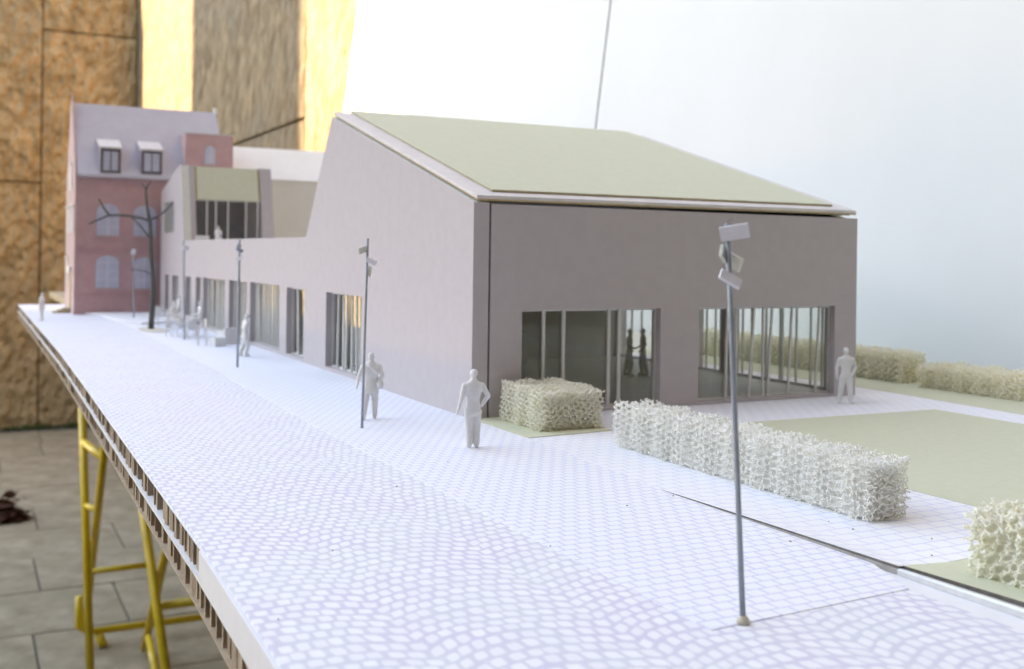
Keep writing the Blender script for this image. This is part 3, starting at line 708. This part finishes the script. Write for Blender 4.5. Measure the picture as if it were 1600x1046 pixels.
# left side: entrance, windows
ys_ = HY+.055
B('door', TANW, house, hx0-.0015, hx0-.0002, ys_, ys_+.028, .006, .07)
B('door_surround', CREAMW, house, hx0-.004, hx0-.0003, ys_-.006, ys_+.034, .0705, .082)
for (yy, z_) in ((HY+.02, .14), (HY+.07, .14), (HY+.12, .14), (HY+.12, .05), (HY+.06, .215)):
    B('side_window', PRINTW, house, hx0-.0014, hx0-.0002, yy, yy+.024, z_, z_+.045)
    B('window_hood', CREAMW, house, hx0-.003, hx0-.0003, yy-.002, yy+.026, z_+.0455, z_+.049)
stp = empty('entrance_steps', (hx0-.003, ys_+.014, 0)); tag(stp, 'small tan steps before the door of the pink house', 'steps')
for k in range(3):
    MB().box(-.026+.008*k, 0, -.02+.003*k, .02-.003*k, .003*k, .003*k+.0028).build('step', TANW, stp, bevel=.0006)
# raised pavement with rounded corner before the house
pts = [(-.002, HY-.001), (-.002, 1.06), (-.07, 1.02)]
for k in range(9):
    th = math.pi+(.5*math.pi)*(1-k/8.)
    pts.append((-.085+.03*math.cos(th), 1.10+.03*math.sin(th)) if False else (-.088-.012*math.sin(math.pi/2*k/8), 1.06+.18*(k/8)))
pts += [(-.112, HY-.012), (-.12, HY-.001)]
sheet('raised_pavement', pts, PAPERW, .0001, .0035)
tp = G(240, 516); mb = MB()
ang = [2*math.pi*k/28 for k in range(28)]
mb.prism([(tp.x+.019*math.cos(t), tp.y+.055*math.sin(t)) for t in ang], 2, .0001, .0008)
tag(mb.build('tree_pit', SAND), 'beige round tree pit around the foot of the bare tree', 'tree pit')

# ------------------------------------------------------------------ bare tree
tree = empty('bare_tree', G(236, 515)); tag(tree, 'leafless dark twig tree standing before the pink house and wing', 'tree')
tb = G(236, 515)
def tpnt(px, py, dd=0.0):
    p = dep(px, py, tb); return p+fwd*dd-tb
def branch(name, pts, r0, r1):
    n = len(pts); P = [tpnt(*p) for p in pts]
    return MB().tube(P, [(r0+(r1-r0)*i/(n-1))*.86 for i in range(n)], 8).build(name, TWIG, tree, smooth_=True)
branch('trunk', [(236, 515), (237, 495), (238.5, 478), (239.5, 455), (239, 430), (236.5, 400), (236, 375), (235, 348), (233, 342)], .0048, .0029)
branch('branch', [(235, 350), (229, 325, .004), (226, 305, .006), (225, 294, .008), (217, 286, .010)], .0026, .0014)
branch('branch', [(225, 296, .008), (229, 290, .006), (234.5, 284, .004)], .0016, .0010)
branch('branch', [(234, 345), (222, 341, -.006), (205, 338, -.012), (192, 337, -.018), (178, 338.5, -.024), (165, 345, -.028), (152, 351, -.03)], .0024, .0013)
branch('branch', [(181, 338, -.022), (174, 328, -.026), (167, 313, -.030)], .0018, .0012)
branch('branch', [(234, 372), (221, 360, .010), (207, 344, .012), (196, 336, .014)], .0018, .0012)
branch('branch', [(234, 344), (244, 338, .012), (254, 326, .02), (261, 315, .026)], .0021, .0012)
branch('twig', [(238, 430), (228, 424, -.005), (214, 421, -.010), (208, 421, -.012)], .0010, .0007)

# ------------------------------------------------------------------ lamps
def lamp(base_px, top_px, boards, label, r=.00085, blob=True):
    b = G(*base_px); t = dep(*top_px, b)
    e = empty('street_lamp', b); tag(e, label, 'street lamp', 'model street lamps')
    MB().tube([Vector((0, 0, 0)), (t-b)*.33, (t-b)*.66, t-b], [r*1.08, r, r*.97, r*.92], 10).build('pole', STEEL, e, smooth_=True)
    if blob:
        m = MB(); k = r/.00085
        m.tube([(0, 0, 0), (0, 0, .0007*k), (0, 0, .0015*k), (0, 0, .0024*k)], [.0021*k, .0021*k, .0017*k, .0009*k], 12); m.build('glue_blob', GLUE, e, smooth_=True)
    cr = Matrix((right, fwd, up)).transposed()      # columns: view right, away, up
    for i, (px, py, away, w, h, yaw, pitch_, roll, mat) in enumerate(boards):
        p = dep(px, py, b)-b+fwd*away
        rot = cr @ (Matrix.Rotation(yaw, 3, 'Z') @ Matrix.Rotation(pitch_, 3, 'X') @ Matrix.Rotation(roll, 3, 'Y'))
        h_ = MB().obox(p, (w, .0011, h), rot).build('lamp_head', mat, e, bevel=.00012)
    return e
l1 = lamp((1161, 974), (1136.5, 349), [
    (1146, 363.5, -.0016, .0088, .0045, R(-14), R(12), R(-9), LAMPW),
    (1131, 397, .0004, .0042, .0042, R(58), R(-6), R(34), LAMPC),
    (1150, 410, .0018, .0050, .0046, R(-48), R(16), R(28), LAMPC),
    (1139.5, 436, -.0017, .0072, .0036, R(24), R(-30), R(36), LAMPW)], 'tall grey lamp with four white heads standing closest to the camera, glued at its foot', .00088)
mb = MB(); tl1 = dep(1136, 347, G(1161, 974))-G(1161, 974)
mb.tube([tl1+right*.0002, tl1+right*.0010+up*.0008, tl1+right*.0018+up*.0010], .00016, 5); mb.tube([tl1-up*.0006, tl1+right*.0018-up*.0007], .00014, 5)
mb.build('wire_end', STEEL, l1)
lamp((565.5, 669), (574.8, 373), [(567, 391, -.0014, .0058, .0040, R(35), R(6), R(-18), LAMPC), (581, 408.5, -.0014, .0066, .0036, R(-10), R(18), R(24), LAMPW), (577, 425, .0014, .0022, .0068, R(50), 0, R(12), LAMPC)],
     'grey lamp with three small heads beside the figure with the bag', .00082, False)
lamp((371, 574), (374.5, 375), [(375, 391, -.001, .007, .0034, R(20), R(20), R(30), STEEL), (375, 404, -.001, .0075, .003, R(-15), R(-20), R(-20), LAMPW), (373, 385, .001, .004, .004, R(30), 0, R(30), STEEL)],
     'grey lamp standing between cafe armchair and walking figure on the pavement', .0011, False)
lamp((288, 531), (287, 376), [(291, 388, -.001, .007, .006, R(25), R(15), R(30), LAMPW)], 'slim lamp rising in front of the cafe tables', .0011, False)
lamp((209, 500), (208.5, 390), [(209, 394, -.001, .007, .009, R(15), R(10), R(12), LAMPW)], 'most distant lamp, in front of the pink house wall', .0012, False)

# ------------------------------------------------------------------ foam hedges
def foam(name, label, origin, size, cell, mat, seed, rad=.088, rz_=0.0, rough_=.5, ns=5):
    rg = np.random.default_rng(seed); lx, ly, lz = size
    q, r_ = np.linalg.qr(rg.normal(size=(3, 3)))
    dia = math.sqrt(lx*lx+ly*ly+lz*lz)/2+cell*2; n = int(dia/cell)+2
    g = np.arange(-n, n+1); gx, gy, gz = np.meshgrid(g, g, g, indexing='ij')
    st = np.stack([gx, gy, gz], -1).reshape(-1, 3)*4
    st = np.concatenate([st, st+2])
    c0 = np.array([lx/2, ly/2, lz/2])
    pos = st*(cell/4) @ q.T+c0
    keep = np.all((pos > -cell*1.2) & (pos < np.array(size)+cell*1.2), axis=1); st = st[keep]
    tv = []
    for a in range(3):
        for s1 in (-1, 1):
            for s2 in (-2, 2):
                for o_ in (0, 1):
                    v = [0, 0, 0]; idx = [i for i in range(3) if i != a]
                    v[idx[o_]] = s1; v[idx[1-o_]] = s2; tv.append(v)
    tv = np.array(tv); ed = [(i, k) for i in range(24) for k in range(i+1, 24) if np.sum((tv[i]-tv[k])**2) == 2]
    allv = (st[:, None, :]+tv[None]).reshape(-1, 3)
    mn = allv.min(0); w = allv.max(0)-mn+1
    key = ((allv[:, 0]-mn[0])*w[1]+(allv[:, 1]-mn[1]))*w[2]+(allv[:, 2]-mn[2])
    uk, first, inv = np.unique(key, return_index=True, return_inverse=True)
    P = allv[first]*(cell/4) @ q.T+c0
    P = P+rg.normal(0, cell*.045, P.shape)
    for k in range(3):
        ph = rg.uniform(0, 6.28, 3); fr_ = 2*math.pi/(cell*rg.uniform(4, 9))
        P = P+cell*.15*np.sin(P[:, [1, 2, 0]]*fr_+ph)
    inv = inv.reshape(len(st), 24); e = np.concatenate([np.stack([inv[:, a], inv[:, b]], 1) for a, b in ed]); e.sort(axis=1); e = np.unique(e, axis=0)
    A, Bp = P[e[:, 0]], P[e[:, 1]]; mid = (A+Bp)/2
    wob = cell*rough_*(np.sin(mid[:, [1, 2, 0]]*310+seed)+np.sin(mid[:, [2, 0, 1]]*190+2*seed))*.35
    ok = np.all((mid > wob-cell*.05) & (mid < np.array(size)+wob+cell*.05), axis=1)
    ok &= rg.uniform(size=len(ok)) > .03
    A, Bp = A[ok], Bp[ok]
    zmin = .0003
    A[:, 2] = np.maximum(A[:, 2], zmin); Bp[:, 2] = np.maximum(Bp[:, 2], zmin)
    d = Bp-A; ln = np.linalg.norm(d, axis=1); g_ = ln > 1e-6; A, Bp, d, ln = A[g_], Bp[g_], d[g_], ln[g_]; d = d/ln[:, None]
    hlp = np.where(np.abs(d[:, 2:3]) < .8, np.array([[0, 0, 1.]]), np.array([[1., 0, 0]]))
    u = np.cross(d, hlp); u /= np.linalg.norm(u, axis=1)[:, None]; v = np.cross(d, u)
    r0 = cell*rad*rg.uniform(.85, 1.25, len(A)); m = len(A); rings = []
    for t, k in ((0, 1.45), (.5, .72), (1, 1.45)):
        c = A+(Bp-A)*t
        for a in np.arange(ns)*2*math.pi/ns: rings.append(c+(u*math.cos(a)+v*math.sin(a))*(r0*k)[:, None])
    V = np.stack(rings, 1).reshape(-1, 3); base = np.arange(m)[:, None]*3*ns
    fs = []
    for s in (0, ns):
        for k in range(ns): fs.append(np.stack([base[:, 0]+s+k, base[:, 0]+s+(k+1) % ns, base[:, 0]+s+ns+(k+1) % ns, base[:, 0]+s+ns+k], 1))
    fs = np.concatenate(fs)
    me = bpy.data.meshes.new(name); me.vertices.add(len(V)); me.vertices.foreach_set('co', V.ravel())
    me.loops.add(fs.size); me.loops.foreach_set('vertex_index', fs.ravel().astype(np.int32))
    me.polygons.add(len(fs)); me.polygons.foreach_set('loop_start', np.arange(0, fs.size, 4, dtype=np.int32)); me.polygons.foreach_set('loop_total', np.full(len(fs), 4, dtype=np.int32))
    me.polygons.foreach_set('use_smooth', np.full(len(fs), ns > 3, dtype=bool))
    me.update(); me.validate(); me.materials.append(mat)
    # added solid core box, keeps the pores from going dark
    i_ = cell*.85; bm = bmesh.new(); bm.from_mesh(me)
    bx_ = bmesh.ops.create_cube(bm, size=1.0)['verts']
    for v_ in bx_: v_.co = Vector(((v_.co.x+.5)*(lx-2*i_)+i_, (v_.co.y+.5)*(ly-2*i_)+i_, (v_.co.z+.5)*(lz-1.2*i_)+.0006))
    bm.to_mesh(me); bm.free()
    o = bpy.data.objects.new(name, me); col.objects.link(o); o.location = origin; o.rotation_euler = (0, 0, rz_)
    tag(o, label, 'hedge', 'hedges cut from reticulated foam'); return o
foam('foam_hedge', 'long white foam hedge strip along the paved path, crossing behind the nearest lamp', (.0340, -.327, -.0002), (.0235, .201, .0255), .0043, FOAMW, 1, .072)
foam('foam_hedge', 'short cream foam hedge block on the green patch at the hall corner', (.0165, -.068, .0003), (.046, .058, .0255), .0042, FOAMC, 2)
foam('foam_hedge', 'cream foam hedge block cut by the right picture edge, nearest the camera', (.0085, -.49, .0001), (.056, .092, .0255), .0054, FOAMC, 3)
foam('foam_hedge', 'pale yellow foam hedge on lawn in front of the white board, at the right edge', (.447, -.33, -.0001), (.034, .352, .021), .0058, FOAMY, 4, ns=3)
foam('foam_hedge', 'blurred yellow foam hedge behind the hall, seen past its right corner', (.452, .045, -.0001), (.032, .36, .027), .0064, FOAMY, 5, ns=3)

# ------------------------------------------------------------------ figures
def rotz(a): return Matrix.Rotation(a, 3, 'Z')
class Fig:
    """body from overlapping lofted volumes, fused to one surface; local x = figure's left-right, -y = facing, z up, height 1"""
    def __init__(s): s.m = MB()
    def cap(s, p, r0, q, r1, n=10):
        p, q = Vector(p), Vector(q); d = (q-p).normalized()
        pts = [p-d*r0*.9, p-d*r0*.55, p]+[p+(q-p)*t for t in (.33, .67)]+[q, q+d*r1*.55, q+d*r1*.9]
        rr = [r0*.35, r0*.82, r0, r0+(r1-r0)*.33, r0+(r1-r0)*.67, r1, r1*.82, r1*.35]
        s.m.tube(pts, rr, n); return s
    def loft(s, secs, n=16):
        b = len(s.m.v)
        for (x, y, z, rx, ry) in secs:
            for k in range(n):
                t = 2*math.pi*k/n; s.m.v.append((x+rx*math.cos(t), y+ry*math.sin(t), z))
        for i in range(len(secs)-1):
            for k in range(n):
                j_ = (k+1) % n; s.m.f.append((b+i*n+k, b+i*n+j_, b+(i+1)*n+j_, b+(i+1)*n+k)); s.m.mi.append(0)
        s.m.f.append(tuple(b+k for k in range(n))[::-1]); s.m.mi.append(0)
        e = b+(len(secs)-1)*n; s.m.f.append(tuple(e+k for k in range(n))); s.m.mi.append(0); return s
    def head(s, c, yaw=0, nod=0, hair=True):
        c = Vector(c); R_ = rotz(yaw) @ Matrix.Rotation(nod, 3, 'X')
        s.m.ell(c, (.042, .052, .062), R_)
        s.m.ell(c+R_ @ Vector((0, -.018, -.032)), (.029, .032, .030), R_)
        s.m.ell(c+R_ @ Vector((0, -.053, -.008)), (.008, .012, .014), R_, 8, 6)
        s.m.ell(c+R_ @ Vector((0, -.046, .016)), (.030, .010, .008), R_, 8, 6)
        for sx in (-1, 1): s.m.ell(c+R_ @ Vector((sx*.043, .004, -.006)), (.007, .012, .017), R_, 8, 6)
        if hair: s.m.ell(c+R_ @ Vector((0, .012, .014)), (.047, .050, .055), R_)
    def hand(s, p, d, side=1):
        p = Vector(p); d = Vector(d).normalized(); o_ = d.cross(Vector((0, 1, 0)));
        if o_.length < .1: o_ = Vector((1, 0, 0))
        o_.normalize(); w_ = o_.cross(d)
        s.cap(p, .017, p+d*.035, .018, 8)
        for i, k in enumerate((-1.5, -.5, .5, 1.5)):
            a = p+d*.04+w_*k*.0095; ln = (.034, .042, .040, .030)[i]
            s.cap(a, .0075, a+d*ln*.55+o_*.004, .007, 6); s.cap(a+d*ln*.55+o_*.004, .007, a+d*ln+o_*.014, .006, 6)
        t = p+d*.012-w_*.014; s.cap(t, .008, t+d*.030-w_*.012, .007, 6)
    def arm(s, sh, el, wr, hd=None, r=(.040, .031, .022)):
        s.cap(sh, r[0], el, r[1]); s.cap(el, r[1], wr, r[2])
        d = (Vector(hd)-Vector(wr)) if hd is not None else (Vector(wr)-Vector(el))
        s.hand(wr, d)
    def leg(s, hip, kn, an, toe, r=(.066, .053, .042)):
        s.cap(hip, r[0], kn, r[1]); s.cap(kn, r[1], an, r[2])
        a = Vector(an); t = Vector(toe)
        s.cap((a.x, a.y, a.z-.012), .034, (t.x, t.y, t.z), .026)
        s.m.ell((a.x, a.y, .024), (.028, .032, .024), None, 10, 6)
    def torso(s, base=(0, 0), lean_=(0, 0), w=1.0, zhip=.49, coat=False):
        bx_, by_ = base; lx_, ly_ = lean_
        secs = []
        for z, rx, ry in ((.44, .070, .060), (.475, .094, .072), (.52, .096, .072), (.565, .090, .064), (.61, .086, .060), (.66, .098, .066), (.71, .114, .072), (.76, .126, .072), (.795, .132, .066), (.82, .118, .056), (.84, .080, .046), (.858, .046, .040), (.885, .034, .036), (.91, .033, .035)):
            t = (z-.44)/.45; secs.append((bx_+lx_*t, by_+ly_*t, z, rx*w, ry*w))
        if coat: secs[0] = (bx_, by_, .40, .115*w, .085*w); secs[1] = (bx_, by_, .45, .110*w, .08*w)
        s.loft(secs); return s
    def finish(s, name, h, loc, rz_, mat, label, group, vox=.0075, thing=True, cat='person'):
        me = bpy.data.meshes.new(name); me.from_pydata(s.m.v, [], s.m.f); me.update()
        tmp = bpy.data.objects.new('tmp', me); col.objects.link(tmp)
        rm_ = tmp.modifiers.new('r', 'REMESH'); rm_.mode = 'VOXEL'; rm_.voxel_size = vox; rm_.use_smooth_shade = True
        sm = tmp.modifiers.new('s', 'SMOOTH'); sm.factor = .5; sm.iterations = 3
        dg = bpy.context.evaluated_depsgraph_get(); dg.update()
        m2 = bpy.data.meshes.new_from_object(tmp.evaluated_get(dg)); bpy.data.objects.remove(tmp)
        m2.name = name; zs_ = min(v.co.z for v in m2.vertices)
        m2.transform(Matrix.Translation((0, 0, -zs_))); m2.transform(Matrix.Scale(h, 4))
        m2.materials.clear(); m2.materials.append(mat)
        for p in m2.polygons: p.use_smooth = True
        o = bpy.data.objects.new(name, m2); col.objects.link(o); o.location = loc; o.rotation_euler = (0, 0, rz_)
        tag(o, label, cat, group); return o
GF = 'white scale figures'
# yaw: facing -y when 0; turn so that the figure faces direction a (world angle) -> rz = a + 90deg
def face(dx, dy): return math.atan2(dy, dx)+math.pi/2
vd = Vector((fwd.x, fwd.y, 0)).normalized(); vr = Vector((right.x, right.y, 0)).normalized()
# 1: man seen from behind, right hand on hip, left arm hanging
f = Fig(); f.torso(w=1.0, lean_=(0, .012)); f.head((0, .004, .935), yaw=.25, nod=-.03)
f.loft([(0, .004, .415, .098, .070), (0, .004, .46, .104, .076), (0, .004, .475, .100, .072)])
f.loft([(0, .01, .845, .046, .044), (0, .006, .868, .048, .046), (0, .004, .878, .042, .042)])
f.leg((-.052, 0, .46), (-.056, -.008, .26), (-.052, .008, .055), (-.062, -.075, .024)); f.leg((.052, 0, .46), (.048, -.004, .26), (.044, .008, .055), (.040, -.075, .024))
f.arm((-.118, .01, .79), (-.195, .030, .655), (-.120, -.01, .53), (-.085, -.04, .50)); f.arm((.118, .01, .79), (.160, .02, .63), (.195, .0, .49), (.205, -.02, .43))
f.cap((.20, -.01, .455), .012, (.222, -.05, .385), .005)
f.finish('person', .0457, G(738, 700), face(vd.x-.40*vr.x, vd.y-.40*vr.y), WHITE, 'white figure seen from behind with one hand on the hip near the hall corner', GF)
# 2: figure with shoulder bag, walking
f = Fig(); f.torso(w=1.06, coat=True); f.head((0, -.010, .935), yaw=-.2)
f.leg((-.055, 0, .46), (-.062, -.01, .26), (-.058, .0, .055), (-.062, -.07, .024)); f.leg((.055, 0, .46), (.085, .03, .27), (.115, .10, .075), (.120, .02, .024))
f.arm((.125, 0, .79), (.185, .02, .64), (.205, -.02, .50)); f.arm((-.122, 0, .79), (-.165, .04, .65), (-.115, -.06, .56))
f.m.ell((-.130, .035, .52), (.060, .075, .075)); f.m.ell((-.130, .030, .59), (.030, .055, .05)); f.cap((-.12, .03, .58), .014, (-.02, .06, .80), .012); f.cap((.04, .07, .82), .02, (-.08, .08, .70), .02)
f.finish('person', .0450, G(579, 655), face(vd.x-.25*vr.x, vd.y-.25*vr.y), WHITE, 'white figure carrying a shoulder bag behind a lamp pole on the pavement', GF)
# 3: figure facing the camera by the right window, hand in pocket
f = Fig(); f.torso(w=.96); f.head((-.004, -.004, .935), yaw=-.25)
f.leg((-.055, 0, .46), (-.085, -.008, .265), (-.100, .012, .055), (-.122, -.060, .024)); f.leg((.055, 0, .46), (.075, -.02, .265), (.095, .010, .055), (.112, -.065, .024))
f.arm((-.112, 0, .79), (-.150, .02, .64), (-.162, -.02, .50)); f.arm((.112, 0, .79), (.175, .03, .65), (.110, -.03, .53), (.08, -.05, .50))
f.finish('person', .0437, G(1321, 631), face(-vd.x-.05*vr.x, -vd.y-.05*vr.y), WHITE, 'white figure facing the camera beside the right front window', GF)
# 4: figure walking, side view, by the side wall
f = Fig(); f.torso(w=.95, lean_=(0, -.03)); f.head((0, -.055, .93), nod=.15)
f.leg((-.045, 0, .46), (-.05, -.06, .27), (-.048, -.02, .06), (-.05, -.09, .026)); f.leg((.045, 0, .46), (.05, .0, .27), (.05, .09, .075), (.05, .03, .024))
f.arm((-.108, -.02, .79), (-.13, .05, .65), (-.12, .03, .52)); f.arm((.108, -.02, .79), (.13, .0, .65), (.12, -.09, .56))
f.finish('person', .0458, G(382, 557), face(.75*vr.x+.5*vd.x, .75*vr.y+.5*vd.y), WHITE, 'white figure walking past the side windows of the hall', GF)
# 5: far figure by the pink house
f = Fig(); f.torso(w=1.35, coat=True); f.head((0, 0, .935))
f.leg((-.052, 0, .46), (-.056, -.01, .26), (-.06, .0, .055), (-.06, -.075, .024)); f.leg((.052, 0, .46), (.056, .01, .26), (.06, .03, .055), (.06, -.045, .024))
f.arm((-.118, .01, .79), (-.20, .0, .66), (-.13, -.08, .62)); f.arm((.118, .01, .79), (.16, .0, .66), (.10, -.10, .60))
f.finish('person', .0430, G(65, 501), face(-vr.x-.4*vd.x, -vr.y-.4*vd.y), WHITE, 'white figure at the far left corner of the board before the pink house', GF)
# 6, 7: two dark figures inside the hall
for i, (px, py, ang, lb) in enumerate(((983, 588, 1, 'dark figure inside the hall, left one of the pair behind the glass'), (1004, 587, -1, 'dark figure inside the hall, right one of the pair with legs apart'))):
    f = Fig(); f.torso(w=.95); f.head((0, -.01, .93))
    f.leg((-.05, 0, .46), (-.07, -.03, .26), (-.085, .0, .055), (-.085, -.07, .024)); f.leg((.05, 0, .46), (.07, .04, .26), (.10, .08, .06), (.10, .0, .024))
    f.arm((-.11, 0, .79), (-.15, .02, .65), (-.09, -.08, .60)); f.arm((.11, 0, .79), (.16, .03, .66), (.12, -.05, .56))
    q = G(px, py, .0016); f.finish('person', .044, q, face(ang*vr.x, ang*vr.y), FIGD, lb, 'dark figures inside the hall')
# seated figures
def seated(loc, rz_, label, h=.045):
    f = Fig(); f.torso(w=1.0); f.head((0, -.01, .935))
    f.leg((-.055, 0, .47), (-.06, -.22, .47), (-.06, -.22, .25), (-.06, -.29, .222)); f.leg((.055, 0, .47), (.065, -.22, .47), (.065, -.20, .25), (.065, -.27, .222))
    f.arm((-.115, 0, .79), (-.14, .0, .64), (-.09, -.15, .60)); f.arm((.115, 0, .79), (.14, -.02, .64), (.07, -.17, .61))
    return f.finish('person', h, loc, rz_, WHITE, label, GF)

# ------------------------------------------------------------------ cafe furniture (1:40)
K = 1/40.
def chair(loc, rz_, label):
    e = empty('cafe_chair', loc, rz_); tag(e, label, 'chair', 'white cafe chairs')
    MB().box(-.22*K, .22*K, -.22*K, .22*K, .42*K, .46*K).build('seat', WHITE, e)
    MB().box(-.22*K, .22*K, .19*K, .22*K, .47*K, .92*K).build('backrest', WHITE, e)
    for sx in (-1, 1):
        for sy in (-1, 1):
            x, y = sx*.195*K, sy*.195*K
            MB().box(x-.02*K, x+.02*K, y-.02*K, y+.02*K, 0, .42*K).build('leg', WHITE, e)
    return e
def table(loc, label, h=.74, r=.42, cat='table'):
    e = empty('cafe_table', loc); tag(e, label, cat, 'white cafe tables')
    MB().tube([(0, 0, (h-.035)*K), (0, 0, h*K)], r*K, 20).build('table_top', WHITE, e)
    MB().tube([(0, 0, .03*K), (0, 0, (h-.035)*K)], .04*K, 8).build('stem', WHITE, e)
    MB().tube([(0, 0, 0), (0, 0, .03*K)], .26*K, 16).build('foot', WHITE, e)
    return e
def armchair(loc, rz_, label):
    e = empty('lounge_armchair', loc, rz_); tag(e, label, 'armchair', 'boxy lounge armchairs')
    MB().box(-.27*K, .27*K, -.40*K, .24*K, 0, .42*K).build('seat', WHITE, e, bevel=.0004)
    MB().box(-.42*K, .42*K, .24*K+.0001, .40*K, 0, .78*K).build('backrest', WHITE, e, bevel=.0004)
    for sx in (-1, 1): MB().box(min(sx*.275*K, sx*.42*K), max(sx*.275*K, sx*.42*K), -.40*K, .24*K, 0, .62*K).build('armrest', WHITE, e, bevel=.0004)
    return e
def g2(px, py, z=0.0): p = G(px, py); return Vector((p.x, p.y, z))
armchair(g2(356, 537), R(200), 'boxy white armchair with a stool beside the walking figure')
o = MB().box(-.28*K, .28*K, -.28*K, .28*K, 0, .40*K).build('stool', WHITE, bevel=.0004); o.location = g2(341, 541); o.rotation_euler = (0, 0, .2); tag(o, 'small white cube stool in front of the boxy armchair', 'stool')
chair(g2(316, 540), R(70), 'white open legged chair beside the cube stool')
t1 = g2(291, 527); table(t1, 'round white cafe table under the seated figures')
chair(t1+Vector((.020, .004, 0)), R(-85), 'white chair on the wall side of the middle cafe table')
chair(t1+Vector((-.016, .014, 0)), R(50), 'white chair on the street side of the middle cafe table')
chair(t1+Vector((.002, -.021, 0)), R(185), 'white chair on the camera side of the middle cafe table')
seated(t1+Vector((.018, .004, .0015)), R(-85), 'white figure sitting at the middle cafe table with back to the windows')
seated(t1+Vector((-.014, .012, .0015)), R(50), 'white figure sitting at the middle cafe table near the street')
t2 = g2(262, 509); table(t2, 'white cafe table farthest along the wing wall')
chair(t2+Vector((.018, .0, 0)), R(-90), 'white chair at the farthest cafe table by the wall')
chair(t2+Vector((-.018, .006, 0)), R(90), 'white chair at the farthest cafe table by the tree')
armchair(g2(246, 497), R(160), 'boxy white armchair beside the bare tree trunk')
seated(t2+Vector((.016, .0, .0015)), R(-90), 'white figure sitting at the farthest cafe table')
# terrace group
TZ = .1161
def tz(px, yv): return Vector((pl(px, 360, 1, yv).x, yv, TZ))
armchair(tz(316, 1.04), R(170), 'boxy white armchair on the roof terrace')
seated(tz(341, 1.03)+Vector((0, 0, -.0015)), R(150), 'white figure sitting on the roof terrace above the parapet', .036)

# ------------------------------------------------------------------ render settings
scene.render.engine = 'CYCLES'
scene.cycles.max_bounces = 16; scene.cycles.transparent_max_bounces = 24; scene.cycles.diffuse_bounces = 14; scene.cycles.transmission_bounces = 14
scene.render.resolution_x = 1024; scene.render.resolution_y = 669
